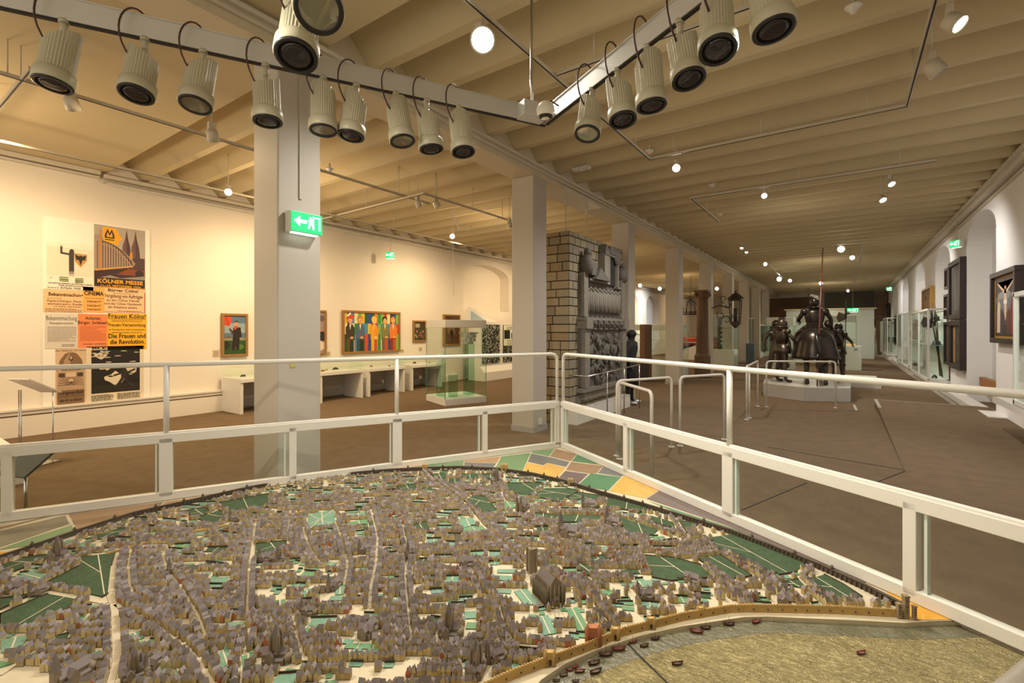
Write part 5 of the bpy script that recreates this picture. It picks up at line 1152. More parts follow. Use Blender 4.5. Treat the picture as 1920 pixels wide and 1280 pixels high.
b.build('frame', M_LACQ, t); b = MB(); b.box((-.01, .9, 1.4), (.012, 1.7, 1.4)); b.build('back_board', MATS['pale_back'], t)
b = MB(); b.box((-D, .9, 1.4), (.008, 1.7, 1.4)); b.build('glass_pane', M_CASEG, t)
# ============================================================ THE CITY MODEL
def G(px, py, z=None): return Pz(px, py, ZM if z is None else z)
model = thing('city_model', 'huge painted relief model of an old walled river city in the railed enclosure', 'scale model', (-.9, 2.2, 0))
MO = model.location.copy()
def MP(p, z=None): return Vector((p[0]-MO.x, p[1]-MO.y, (ZM if z is None else z)))
pa, pb, pc, pd = Cn-dL*.03, Dn-dL*.02+dR*.03, Dn+dL*5.0+dR*.03, Cn+dL*6.55
b = MB(); b.prism([(p.x-MO.x, p.y-MO.y) for p in (pa, pb, pc, pd)], .02, ZM-.05); b.build('base_slab', mat('dark_base', (.05, .04, .03), .8), model)
WALLPX = [(-330, 1150), (-150, 1096), (0, 1050), (60, 1030), (150, 999), (250, 967), (350, 945), (450, 922), (530, 906), (620, 894), (740, 884), (800, 881), (860, 879), (940, 883), (1000, 892), (1060, 906), (1120, 925), (1200, 948), (1290, 975), (1370, 1000), (1450, 1031), (1540, 1067), (1620, 1104), (1690, 1140)]
RIVPX = [(1697, 1156), (1640, 1153), (1567, 1149), (1480, 1147), (1399, 1146), (1370, 1147), (1280, 1162), (1170, 1190), (1105, 1218), (1060, 1234), (965, 1270), (900, 1300), (760, 1370), (500, 1480)]
SHOPX = [(1800, 1162), (1740, 1163), (1697, 1166), (1600, 1161), (1440, 1154), (1395, 1155), (1280, 1172), (1200, 1190), (1120, 1216), (1060, 1242), (1015, 1272), (990, 1300), (850, 1370), (620, 1470)]
city = [G(*p) for p in WALLPX+RIVPX]+[G(500, 1480)+Vector((-1.6, -.4, 0))]
shore = [G(*p) for p in SHOPX]
# land: everything but the river
land = [pa]+[pa.lerp(pb, .5)]
edgeR = G(1802, 1163)
land = [pa, edgeR]+shore+[pc, pd]
b = MB(); b.prism([(p.x-MO.x, p.y-MO.y) for p in land], ZM-.05, ZM-.003)
M_GR = mat('cream_streets', (.50, .43, .29), .7, nz=.14, ns=14)
b.build('ground', M_GR, model)
# river surface
M_RIV = mat('painted_river', (.40, .33, .15), .30, nz=.4, ns=9)
nt = M_RIV.node_tree; tc = nt.nodes.new('ShaderNodeTexCoord'); mp_ = nt.nodes.new('ShaderNodeMapping'); mp_.inputs['Rotation'].default_value = (0, 0, .5); mp_.inputs['Scale'].default_value = (26, 62, 1)
n2 = nt.nodes.new('ShaderNodeTexNoise'); n2.inputs['Scale'].default_value = 1; n2.inputs['Detail'].default_value = 3; n2.inputs['Distortion'].default_value = 2.5
bp = nt.nodes.new('ShaderNodeBump'); bp.inputs['Strength'].default_value = 1; bp.inputs['Distance'].default_value = .035
nt.links.new(tc.outputs['Object'], mp_.inputs[0]); nt.links.new(mp_.outputs[0], n2.inputs['Vector']); nt.links.new(n2.outputs['Fac'], bp.inputs['Height']); nt.links.new(bp.outputs[0], nt.nodes['Principled BSDF'].inputs['Normal'])
b = MB(); rv = [edgeR+Vector((.02, .02, 0)), pb, pc]+shore[::-1]
b.prism([(p.x-MO.x, p.y-MO.y) for p in rv], ZM-.05, ZM-.022); b.build('river', M_RIV, model)
b = MB()
sh2 = [p+Vector((.0, 0, 0)) for p in shore]
for p, q in zip(shore, shore[1:]):
    d = (q-p).normalized(); n = Vector((-d.y, d.x, 0)); n = n if n.dot(Vector((.3, -1, 0))) > 0 else -n
    vs = [MP(p, ZM-.0215), MP(q, ZM-.0215), MP(q+n*.085, ZM-.0213), MP(p+n*.085, ZM-.0213)]; b.add(vs, [(0, 1, 2, 3)])
b.build('river_margin', mat('river_margin', (.13, .12, .07), .35, nz=.4, ns=14, bump=.6, bs=50), model)
b = MB(); cr = [G(1155, 1187, ZM-.02), G(1172, 1201, ZM-.02), G(1195, 1225, ZM-.02), G(1256, 1284, ZM-.02)]
for p, q in zip(cr, cr[1:]): b.bar(MP(p, ZM-.02), MP(q, ZM-.02), .0045, .003)
b.build('river_joint', M_BLK, model)
# surrounding painted fields
FCOL = {'y': (.52, .31, .07), 'g': (.13, .22, .10), 'G': (.07, .17, .08), 's': (.13, .13, .12), 'b': (.24, .15, .08), 'p': (.13, .095, .085), 'o': (.34, .21, .10), 'Y': (.60, .30, .03), 'k': (.17, .15, .10)}
FIELDS = [('y', [(735, 881.5), (795, 873), (797, 880), (740, 886)]), ('g', [(796, 872.5), (869, 863.5), (869, 878.5), (800, 879)]), ('o', [(870.5, 863.5), (938, 855), (931, 867), (870.5, 865)]),
 ('s', [(870.5, 866), (930, 868), (923, 879), (870.5, 878)]), ('g', [(940, 855), (995, 848), (979, 884), (928, 879.5)]), ('g', [(997, 846), (1040, 841), (1029, 855), (998, 848.5)]), ('b', [(1042, 840.5), (1081, 851), (1070, 864), (1031, 855)]),
 ('s', [(996, 849.5), (1031, 856.5), (1068, 865.5), (1061, 874.5), (1026, 866.8), (1019, 871.5), (990, 865)]), ('y', [(988.5, 866.5), (1019, 873), (1026.5, 868), (1060, 876), (1041, 899.5), (980, 884.5)]), ('G', [(1082, 852), (1110, 859), (1128, 871), (1072, 864)]),
 ('b', [(1071, 865.5), (1130, 873), (1119, 886), (1105, 887), (1061, 880.5)]), ('p', [(1060, 882), (1103, 888), (1081, 908.5), (1043, 900)]), ('G', [(1108, 886.5), (1164, 894), (1140, 919), (1083, 909.5)]), ('s', [(1132, 873.5), (1170, 889), (1164, 893), (1121, 886)]),
 ('y', [(1171, 890.5), (1235, 917.5), (1210, 933.5), (1142, 919.5)]), ('p', [(1237, 918.5), (1385, 981), (1640, 1093), (1600, 1088), (1362, 984), (1212, 934.5)]), ('Y', [(1644, 1096), (1795, 1160), (1703, 1161), (1690, 1128)]),
 ('G', [(1215, 938.5), (1362, 985.5), (1480, 1032), (1480, 1036), (1360, 992), (1290, 968)]), ('g', [(1480, 1032), (1600, 1090), (1680, 1128), (1680, 1133), (1600, 1096)]), ('Y', [(423, 924), (527, 910.5), (524, 904), (430, 917)]), ('y', [(423, 925), (527, 911), (527, 905), (440, 922)]), ('o', [(310, 940), (422, 924), (440, 922), (300, 952)]), ('b', [(129, 963), (307, 940), (293, 955), (148, 996)]),
 ('k', [(0, 994), (122, 966), (130, 981), (71, 1001), (0, 1025), (-160, 1070), (-160, 1035)]), ('b', [(0, 987), (97, 966), (0, 992), (-160, 1032), (-160, 1025)]), ('g', [(133, 984), (145, 997), (53, 1022), (0, 1030), (0, 1028), (72, 1003)]), ('Y', [(-160, 1085), (0, 1034), (28, 1034), (0, 1045), (-100, 1078)]),
 ('g', [(600, 899), (733, 882), (735, 886), (640, 893)]), ('s', [(528, 908), (598, 899), (620, 894), (530, 906)])]
fm = list(FCOL); b = MB(); k = 0
for c, pts in FIELDS:
    k += 1; b.add([MP(G(*p), ZM-.002+k*.00004) for p in pts], [tuple(range(len(pts)))], fm.index(c))
b.build('painted_fields', [mat('field_'+c, FCOL[c], .55, nz=.18, ns=18) for c in fm], model)
# green areas inside the walls
DG = [[(0, 1060), (42, 1046), (92, 1040), (82, 1052), (60, 1058), (0, 1082)], [(152, 1043), (216, 1036), (209, 1060), (203, 1113), (190, 1120), (84, 1094), (150, 1060)], [(90, 1113), (157, 1125), (110, 1150), (42, 1182), (0, 1176), (0, 1152)], [(0, 1122), (57, 1115), (0, 1143)], [(-120, 1180), (0, 1152), (0, 1176), (-120, 1230)], [(107, 1193), (162, 1178), (165, 1184), (88, 1212)],
 [(157, 1011), (220, 991), (248, 990), (230, 1001), (214, 1011)], [(346, 958), (383, 951), (397, 961), (365, 971)], [(367, 972), (410, 957), (424, 964), (417, 976), (392, 980)], [(404, 944), (505, 925), (505, 945), (496, 951), (435, 959), (417, 950)], [(478, 1020), (535, 1014), (537, 1022), (500, 1043), (477, 1053)],
 [(806, 888), (837, 886), (837, 898), (818, 898)], [(842, 898), (864, 897), (862, 907), (842, 910)], [(865, 888), (897, 888), (897, 898), (866, 897)], [(903, 888), (938, 890), (934, 897), (904, 898)], [(743, 912), (780, 907), (782, 919), (754, 922)], [(870, 939), (885, 929), (910, 931), (932, 957), (908, 962)], [(948, 906), (1010, 905), (1013, 913), (993, 928), (954, 925)],
 [(1004, 923), (1022, 915), (1062, 915), (1084, 921), (1058, 936), (1040, 940), (1004, 931)], [(1062, 931), (1086, 923), (1134, 931), (1124, 938), (1103, 937), (1072, 938)], [(1138, 933), (1216, 950), (1212, 961), (1136, 951)], [(1004, 962), (1033, 964), (1033, 976), (1006, 971)], [(1035, 964), (1134, 967), (1132, 973), (1088, 979), (1068, 980), (1035, 974)], [(1160, 969), (1235, 993), (1225, 1003), (1188, 1006), (1165, 993)], [(1217, 966), (1262, 979), (1268, 993), (1217, 977)], [(1274, 977), (1310, 981), (1288, 999)],
 [(1329, 1007), (1372, 1001), (1512, 1057), (1495, 1072), (1460, 1078), (1350, 1032)], [(1307, 1047), (1350, 1040), (1410, 1079), (1386, 1085), (1366, 1085)], [(1207, 1041), (1265, 1046), (1315, 1060), (1337, 1082), (1257, 1089), (1222, 1082)], [(1077, 1060), (1095, 1056), (1118, 1069), (1100, 1080)], [(1102, 1045), (1132, 1041), (1142, 1049), (1115, 1059)], [(1512, 1087), (1545, 1077), (1580, 1095), (1617, 1119), (1575, 1127), (1555, 1124), (1535, 1110)], [(1462, 1092), (1497, 1086), (1514, 1104), (1485, 1099)], [(772, 985), (800, 978), (806, 992), (780, 996)], [(680, 983), (700, 980), (702, 990), (682, 993)]]
LG = [[(24, 1083), (57, 1068), (98, 1080), (75, 1095), (32, 1094)], [(272, 1005), (285, 996), (330, 998), (282, 1009)], [(577, 963), (629, 954), (631, 985), (581, 992), (575, 985)], [(652, 964), (690, 958), (690, 967), (654, 971)], [(652, 979), (692, 972), (696, 982), (652, 987)], [(962, 1108), (987, 1101), (1015, 1134), (983, 1135)], [(1003, 1158), (1028, 1151), (1046, 1188), (1018, 1193)], [(1060, 1141), (1082, 1136), (1105, 1179), (1086, 1189)],
 [(1175, 1091), (1219, 1087), (1230, 1100), (1181, 1103)], [(860, 972), (887, 970), (899, 985), (862, 990)], [(862, 992), (905, 985), (918, 997), (880, 1003)], [(240, 1190), (262, 1182), (272, 1195), (250, 1205), (238, 1198)], [(405, 1232), (428, 1204), (432, 1240), (425, 1262), (412, 1250)], [(452, 1230), (480, 1222), (470, 1250), (455, 1262)], [(318, 1258), (345, 1250), (352, 1262), (335, 1275), (322, 1270)], [(565, 1107), (586, 1107), (570, 1131)], [(515, 1125), (535, 1123), (533, 1142), (516, 1144)], [(628, 1098), (648, 1096), (646, 1115), (628, 1116)], [(730, 1124), (750, 1118), (751, 1132), (738, 1133)], [(563, 1180), (598, 1170), (600, 1182), (566, 1190)], [(532, 1238), (550, 1222), (548, 1240), (535, 1248)], [(0, 1200), (60, 1188), (40, 1215), (0, 1226)], [(150, 1155), (180, 1158), (150, 1174), (138, 1172)], [(155, 1230), (190, 1218), (193, 1228), (160, 1240)], [(40, 1230), (72, 1222), (65, 1237), (42, 1240)], [(-80, 1260), (0, 1238), (30, 1242), (-70, 1275)], [(1252, 960), (1262, 963), (1258, 968), (1248, 965)], [(1085, 936), (1102, 937), (1100, 946), (1082, 944)], [(940, 940), (958, 938), (970, 952), (950, 955)]]
SQ = [[(620, 1282), (752, 1243), (782, 1236), (787, 1260), (717, 1276), (640, 1310)], [(802, 1200), (905, 1182), (912, 1187), (830, 1212)], [(965, 1268), (1010, 1255), (990, 1300), (930, 1300)], [(130, 1117), (215, 1115), (228, 1145), (205, 1150)], [(320, 1155), (345, 1158), (365, 1172), (345, 1180)], [(1136, 1092), (1160, 1090), (1175, 1104), (1140, 1104)]]
def inpoly(p, poly):
    x, y = p[0], p[1]; c = False; n = len(poly); j = n-1
    for i in range(n):
        a = poly[i]; e = poly[j]
        if (a[1] > y) != (e[1] > y) and x < (e[0]-a[0])*(y-a[1])/(e[1]-a[1])+a[0]: c = not c
        j = i
    return c
def bbox(pl): return (min(p.x for p in pl), max(p.x for p in pl), min(p.y for p in pl), max(p.y for p in pl))
def shrink(pl, k=.96):
    c = sum(pl, Vector())/len(pl); return [c+(p-c)*k for p in pl]
ZONE = []
M_DG = mat('vineyard_green', (.055, .10, .042), .9, nz=.45, ns=26, bump=.9, bs=160); M_LGm = mat('garden_green', (.13, .25, .165), .6, nz=.25, ns=20, bump=.3, bs=120); M_LG2 = mat('lawn_green', (.10, .22, .10), .7, nz=.2, ns=20)
M_HEDGE = mat('hedge_line', (.05, .035, .02), .8); M_PATH = mat('garden_path', (.50, .43, .30), .7)
bs_, bh, bpth = MB(), MB(), MB(); rr = random.Random(77)
def strip(b, p, q, w, z): 
    d = (q-p); L = d.length
    if L < 1e-4: return
    d /= L; n = Vector((-d.y, d.x, 0))*w/2; b.add([MP(p-n, z), MP(q-n, z), MP(q+n, z), MP(p+n, z)], [(0, 1, 2, 3)])
for i, pl in enumerate(DG):
    P_ = [G(*p) for p in pl]; ZONE.append((P_, bbox(P_))); S_ = shrink(P_, .965)
    bd = MB(); bd.prism([(p.x-MO.x, p.y-MO.y) for p in S_], ZM-.002, ZM+.0035+i*.00002); bd.build('vineyard', M_DG, model)
    for p, q in zip(P_, P_[1:]+P_[:1]): 
        if rr.random() < .6: bh.bar(MP(p, ZM+.003), MP(q, ZM+.003), .004, .008)
    # paths: join midpoints of opposite edges, clipped to the polygon by construction
    n = len(S_)
    if n >= 4:
        m1 = (S_[0]+S_[1])/2; m2 = (S_[n//2]+S_[(n//2+1) % n])/2; strip(bpth, m1, m2, .005, ZM+.0045)
        if rr.random() < .6: m3 = m1.lerp(m2, .5); m4 = (S_[n-1]+S_[0])/2; strip(bpth, m3, m4, .004, ZM+.0046)
for i, pl in enumerate(LG):
    P_ = [G(*p) for p in pl]; ZONE.append((P_, bbox(P_))); S_ = shrink(P_, .92)
    bl = MB(); bl.prism([(p.x-MO.x, p.y-MO.y) for p in S_], ZM-.002, ZM+.002+i*.00002, mi=i % 3 == 1); bl.build('garden', [M_LGm, M_LG2], model)
    n = len(S_); m1 = (S_[0]+S_[1])/2; m2 = (S_[n//2]+S_[(n//2+1) % n])/2; strip(bpth, m1, m2, .006, ZM+.0035)
    if i == 2:
        c = sum(S_, Vector())/n
        for q in S_: strip(bpth, c, q, .006, ZM+.0037)
for pl in SQ: P_ = [G(*p) for p in pl]; ZONE.append((P_, bbox(P_)))
STR = [([(222, 1030), (212, 1060), (206, 1115), (214, 1140), (217, 1200), (218, 1240), (205, 1290)], .030), ([(215, 1133), (240, 1145), (300, 1180), (350, 1215), (370, 1240), (400, 1285)], .022), ([(305, 1040), (312, 1070), (340, 1105), (370, 1155), (385, 1195)], .016),
 ([(245, 1035), (240, 1060), (243, 1100), (250, 1118), (280, 1130)], .014), ([(480, 975), (472, 1030), (466, 1070), (462, 1150)], .016), ([(545, 960), (538, 1000), (540, 1020)], .012), ([(568, 990), (578, 1025), (598, 1055)], .018), ([(628, 975), (640, 1010), (652, 1060), (645, 1100)], .014), ([(695, 955), (703, 985), (708, 1010), (705, 1060), (696, 1100), (694, 1140)], .016), ([(755, 985), (765, 1030), (760, 1080), (765, 1140), (772, 1200)], .013),
 ([(797, 880), (815, 902), (840, 920), (870, 943), (905, 985), (940, 1015), (985, 1060)], .020), ([(985, 1042), (1010, 1068), (1050, 1092), (1095, 1110), (1125, 1150), (1150, 1178)], .018), ([(940, 925), (950, 945), (965, 960)], .016), ([(1030, 962), (1120, 962), (1180, 975), (1262, 1003), (1290, 1000)], .012), ([(1258, 960), (1275, 985), (1288, 1003)], .016), ([(1130, 978), (1165, 1003), (1172, 1018)], .012), ([(1325, 1010), (1350, 1034), (1400, 1060), (1440, 1085), (1480, 1128)], .013), ([(1300, 1045), (1340, 1075), (1385, 1110), (1400, 1135)], .012), ([(1495, 1082), (1525, 1110), (1560, 1135)], .014),
 ([(885, 1070), (905, 1110), (935, 1135), (945, 1170), (960, 1200)], .014), ([(-160, 1092), (0, 1098), (60, 1104), (130, 1117), (200, 1130)], .030), ([(0, 1265), (60, 1225), (130, 1180), (170, 1150)], .022), ([(548, 1160), (560, 1210), (570, 1240)], .013), ([(470, 1180), (455, 1230), (450, 1290)], .012), ([(1395, 1030), (1300, 1040), (1180, 1050), (1090, 1035), (1020, 1020)], .010)]
SW = [([G(*p) for p in pts], w) for pts, w in STR]
def sdist(p):
    best = 9; bd_ = None
    for pts, w in SW:
        for a, e in zip(pts, pts[1:]):
            ab = e-a; L2 = ab.x**2+ab.y**2; u = max(0, min(1, ((p.x-a.x)*ab.x+(p.y-a.y)*ab.y)/L2)); q = a+ab*u; d = math.hypot(p.x-q.x, p.y-q.y)-w/2
            if d < best: best = d; bd_ = ab
    return best, bd_
for pts, w in SW:
    st_ = MB()
    for a, e in zip(pts, pts[1:]): strip(st_, a, e, w*.72, ZM+.0006)
    st_.build('street', M_PATH, model)
ST2 = [(0, 0)]
CB = bbox(city)
def free(p, mg=.0):
    if not inpoly(p, city): return False
    for P_, (x0, x1, y0, y1) in ZONE:
        if x0 <= p.x <= x1 and y0 <= p.y <= y1 and inpoly(p, P_): return False
    return True
def edge_dist(p):
    best = 9
    for a, e in zip(city, city[1:]):
        ab = e-a; L2 = ab.x**2+ab.y**2; u = max(0, min(1, ((p.x-a.x)*ab.x+(p.y-a.y)*ab.y)/L2)); q = a+ab*u; best = min(best, math.hypot(p.x-q.x, p.y-q.y))
    return best
# churches first, they take their own ground
M_ROOF = [mat('slate_'+str(i), c, .6, nz=.15, ns=60) for i, c in enumerate(((.17, .14, .135), (.12, .10, .09), (.24, .205, .205), (.15, .12, .10)))]
M_HW = [mat('house_wall_'+str(i), c, .8, nz=.25, ns=70) for i, c in enumerate(((.42, .32, .14), (.33, .25, .12), (.47, .38, .19), (.34, .12, .05)))]
HM = M_HW+M_ROOF
M_CH = mat('church_stone', (.20, .155, .10), .8, nz=.3, ns=50)
def gable(b, c, u, w, l, h, rh, wm=0, rm=4, hip=0):
    """gabled block: c ground centre, u ridge direction"""
    u = Vector((u[0], u[1], 0)).normalized(); n = Vector((-u.y, u.x, 0)); z = Vector((0, 0, 1))
    A = [c+u*(sx*l/2)+n*(sy*w/2) for sx, sy in ((-1, -1), (1, -1), (1, 1), (-1, 1))]
    T = [p+z*h for p in A]; e = .0012; O = [t+n*(e*(-1 if i in (0, 1) else 1)) for i, t in enumerate(T)]
    r0 = c-u*(l/2*(1-hip))+z*(h+rh); r1 = c+u*(l/2*(1-hip))+z*(h+rh)
    b.add(A+T, [(0, 1, 5, 4), (1, 2, 6, 5), (2, 3, 7, 6), (3, 0, 4, 7)], wm)
    b.add(O+[r0, r1], [(0, 1, 5, 4), (2, 3, 4, 5)], rm); b.add(O+[r0, r1], [(1, 2, 5), (3, 0, 4)], rm if hip else wm)
def church(px, py, s, ang, kind, label=None):
    c = G(px, py); o = MP(c); b = MB(); u = Vector((math.cos(ang), math.sin(ang), 0)); n = Vector((-u.y, u.x, 0)); R_ = math.atan2(u.y, u.x)
    s *= .86; rad = .05*s; ZONE.append(([c+Vector((rad*1.2*math.cos(a), rad*1.2*math.sin(a), 0)) for a in [i*.785 for i in range(8)]], (c.x-rad*1.2, c.x+rad*1.2, c.y-rad*1.2, c.y+rad*1.2)))
    gable(b, o, u, .030*s, .085*s, .032*s, .022*s, 0, 2); gable(b, o-u*.012*s, n, .026*s, .066*s, .030*s, .020*s, 0, 2)
    for sg in (-1, 1): gable(b, o+n*.020*s*sg, u, .016*s, .07*s, .016*s, .006*s, 0, 1)
    M4 = Matrix.Rotation(R_, 3, 'Z')
    if kind == 'spire':
        q = o-u*.045*s; b.box(q+Vector((0, 0, .03*s)), (.02*s, .02*s, .06*s), rz=R_, mi=0); b.lathe([(.015*s, .06*s), (.001, .115*s)], q, 4, mi=1, smooth=False)
    if kind == 'twin':
        for sg in (-1, 1): q = o-u*.045*s+n*.014*s*sg; b.box(q+Vector((0, 0, .03*s)), (.014*s, .014*s, .06*s), rz=R_, mi=0); b.lathe([(.011*s, .06*s), (.001, .10*s)], q, 4, mi=1, smooth=False)
    if kind == 'tower':
        b.box(o+Vector((0, 0, .045*s)), (.026*s, .026*s, .09*s), rz=R_, mi=0); b.lathe([(.019*s, .09*s), (.001, .135*s)], o, 4, mi=1, smooth=False)
        for sx in (-1, 1):
            for sy in (-1, 1): q = o+u*.014*s*sx+n*.014*s*sy; b.lathe([(.005*s, 0), (.005*s, .095*s), (.0005, .115*s)], q, 6, mi=0)
    for q_ in range(5):
        a = -1.57+q_*.785; e = o+u*.043*s; b.lathe([(.012*s, 0), (.012*s, .024*s), (.0005, .034*s)], e+u*.006*s*math.cos(a)+n*.014*s*math.sin(a), 6, mi=0)
    return b.build('church', [M_CH, M_ROOF[1], M_ROOF[0]], model)
RW = math.atan2(SN, CS)  # direction of the picture's horizontal on the ground
for px, py, s, a, k in ((517, 1238, 1.25, RW+.1, 'tower'), (842, 1190, 1.2, RW+.05, 'tower'), (892, 1262, 1.15, RW+1.2, 'tower'), (578, 1150, .8, RW, 'spire'), (626, 1102, .95, RW+1.2, 'spire'), (685, 1034, .9, RW+.6, 'spire'), (498, 1050, .9, RW, 'spire'), (522, 1052, .8, RW+.2, 'tower'), (136, 1275, 1.35, RW+1.3, 'spire'), (108, 1048, 1.15, RW+.3, 'tower'), (72, 1112, .8, RW+1, 'spire'), (28, 1108, 1.0, RW+.1, 'none'),
                          (1297, 1090, 1.0, RW-.6, 'none'), (1150, 984, 1.2, RW-.6, 'spire'), (1068, 1004, 1.5, RW-.5, 'spire'), (930, 905, 1.2, RW+.3, 'tower'), (1105, 950, 1.2, RW-.1, 'spire'), (690, 1188, 1.2, RW+1.3, 'none'), (875, 1060, 1.1, RW+.2, 'none'), (770, 1040, 1.1, RW+1.4, 'spire'), (250, 1270, 1.0, RW+.8, 'tower'), (285, 1250, .9, RW+1.4, 'twin'), (980, 955, 1.3, RW+1, 'twin'), (330, 1070, .9, RW+1.2, 'spire'), (1210, 1120, .9, RW, 'twin'), (1470, 1130, 1.0, RW+1.2, 'none'), (440, 975, .8, RW, 'spire'), (930, 1235, .9, RW+.4, 'twin')): church(px, py, s, a, k)
# cathedral: unfinished tower, buttressed choir
c = G(1028, 1118); o = MP(c); u = (G(1045, 1122)-G(995, 1072)).normalized(); n = Vector((-u.y, u.x, 0)); R_ = math.atan2(u.y, u.x); b = MB()
ZONE.append(([G(*p) for p in ((975, 1062), (1010, 1058), (1062, 1118), (1050, 1132), (1000, 1125))], bbox([G(*p) for p in ((975, 1062), (1010, 1058), (1062, 1118), (1050, 1132), (1000, 1125))])))
gable(b, o+u*.0, u, .05, .13, .085, .035, 0, 1)
for k in range(9):
    for sg in (-1, 1):
        for dd, hh in ((.034, .10), (.05, .085)): b.lathe([(.0042, 0), (.0038, hh*.8), (.0004, hh)], o+u*(-.06+.016*k)+n*sg*dd, 5)
        b.bar(o+u*(-.06+.016*k)+n*sg*.048+Vector((0, 0, .06)), o+u*(-.06+.016*k)+n*sg*.026+Vector((0, 0, .082)), .003, .004)
for k in range(7): a = -1.57+k*.52; b.lathe([(.0045, 0), (.004, .08), (.0004, .105)], o+u*(.07+.03*math.cos(a))+n*.04*math.sin(a), 5)
for sg in (-1, 1): gable(b, o+n*sg*.035, u, .025, .13, .04, .008, 0, 1)
q = MP(G(997, 1070)); b.box(q+Vector((0, 0, .06)), (.036, .036, .12), rz=R_); 
for sx in (-1, 1):
    for sy in (-1, 1): b.box(q+u*.018*sx+n*.018*sy+Vector((0, 0, .062)), (.009, .009, .125), rz=R_)
b.bar(q+Vector((0, 0, .12)), q+Vector((.0, 0, .15)), .003, .003); b.bar(q+Vector((0, 0, .15)), q+u*.02+Vector((0, 0, .145)), .002, .003)
gable(b, o-u*.11, u, .045, .07, .03, .02, 0, 1)
b.build('cathedral', [M_CH, M_ROOF[1]], model)

# closes and kitchen gardens between the rows
sg_ = random.Random(91); kk = 0
for i in range(1500):
    if kk >= 300: break
    x = sg_.uniform(CB[0], CB[1]); y = sg_.uniform(CB[2], CB[3]); p = Vector((x, y, ZM))
    w = sg_.uniform(.05, .13); l = sg_.uniform(.034, .07); a = RW+sg_.gauss(0, .12)+(-.35 if x > -.6 else 0); e1 = Vector((math.cos(a), math.sin(a), 0)); e2 = Vector((-e1.y, e1.x, 0))
    cs = [p+e1*w/2*sx+e2*l/2*sy for sx, sy in ((-1, -1), (1, -1), (1, 1), (-1, 1))]
    if not all(free(q) and sdist(q)[0] > .03 for q in cs+[p]) or edge_dist(p) < .07: continue
    kk += 1; big = [p+(q-p)*1.1 for q in cs]; ZONE.append((big, bbox(big)))
    bs_.add([MP(q, ZM+.0009+kk*.000003) for q in [p+(q-p)*.86 for q in cs]], [(0, 1, 2, 3)], sg_.choice((0, 0, 0, 1, 2)))
    if sg_.random() < .6: bh.bar(MP(cs[3], ZM+.005), MP(cs[2], ZM+.005), .0035, .010)
    if sg_.random() < .3: strip(bpth, (cs[0]+cs[1])/2, (cs[2]+cs[3])/2, .004, ZM+.0022)
# houses: rows across the town and rows along the streets
houses = []; occ = {}
def put(p, u, w, l, h, rh):
    tt = -SN*p.x+CS*p.y; kf = 1.25 if tt < 2.3 else (1.1 if tt < 3 else .95); h *= kf; rh *= kf*1.12
    key = (int(p.x/.016), int(p.y/.016))
    for i in (-1, 0, 1):
        for j in (-1, 0, 1):
            for q in occ.get((key[0]+i, key[1]+j), ()):
                if (q.x-p.x)**2+(q.y-p.y)**2 < .0132**2: return False
    occ.setdefault(key, []).append(p); houses.append((p, u, w, l, h, rh)); return True
hr = random.Random(21)
for pts, w in SW:
    for a, e in zip(pts, pts[1:]):
        L = math.hypot(e.x-a.x, e.y-a.y); d = (e-a)/L; n = Vector((-d.y, d.x, 0)); s = .01
        while s < L:
            ww = hr.uniform(.015, .022)
            for sg in (-1, 1):
                if hr.random() < .9:
                    p = a+d*s+n*sg*(w/2+.013)
                    if free(p) and sdist(p)[0] > .008 and edge_dist(p) > .03: put(p, n if hr.random() < .75 else d, ww, hr.uniform(.020, .027), hr.uniform(.012, .020), hr.uniform(.009, .014))
            s += ww+.001
U = Vector((CS, SN, 0)); Vd = Vector((-SN, CS, 0))
gardens = []
v = .95; row = 0
while v < 4.9:
    row += 1; u_ = -4.2; base = hr.uniform(-.01, .01); run = True; left = 0
    while u_ < 2.4:
        ww = hr.uniform(.014, .021); u_ += ww+.0012
        left -= ww
        if left <= 0:
            run = hr.random() < .70; left = hr.uniform(.08, .28) if run else hr.uniform(.03, .10)
        p = U*u_+Vd*(v+base+.03*math.sin(u_*2.3+row*.4)+.25*(0 if v < 2 else 0)-.10*max(0, u_)*1.0)
        p.z = ZM
        if not run: continue
        if not (CB[0] < p.x < CB[1] and CB[2] < p.y < CB[3]): continue
        if not free(p): continue
        sd, sdir = sdist(p)
        if sd < .019: continue
        ed = edge_dist(p)
        if ed < .045: continue
        # thinner building towards the walls at left and right top
        if ed < .35 and hr.random() < .45 and v > 2.1: continue
        d = (U if hr.random() < .35 else Vd).copy()
        ang = hr.gauss(0, .10); d.rotate(Matrix.Rotation(ang, 3, 'Z'))
        put(p, d, ww, hr.uniform(.018, .025), hr.uniform(.011, .020), hr.uniform(.008, .014))
    v += .0405
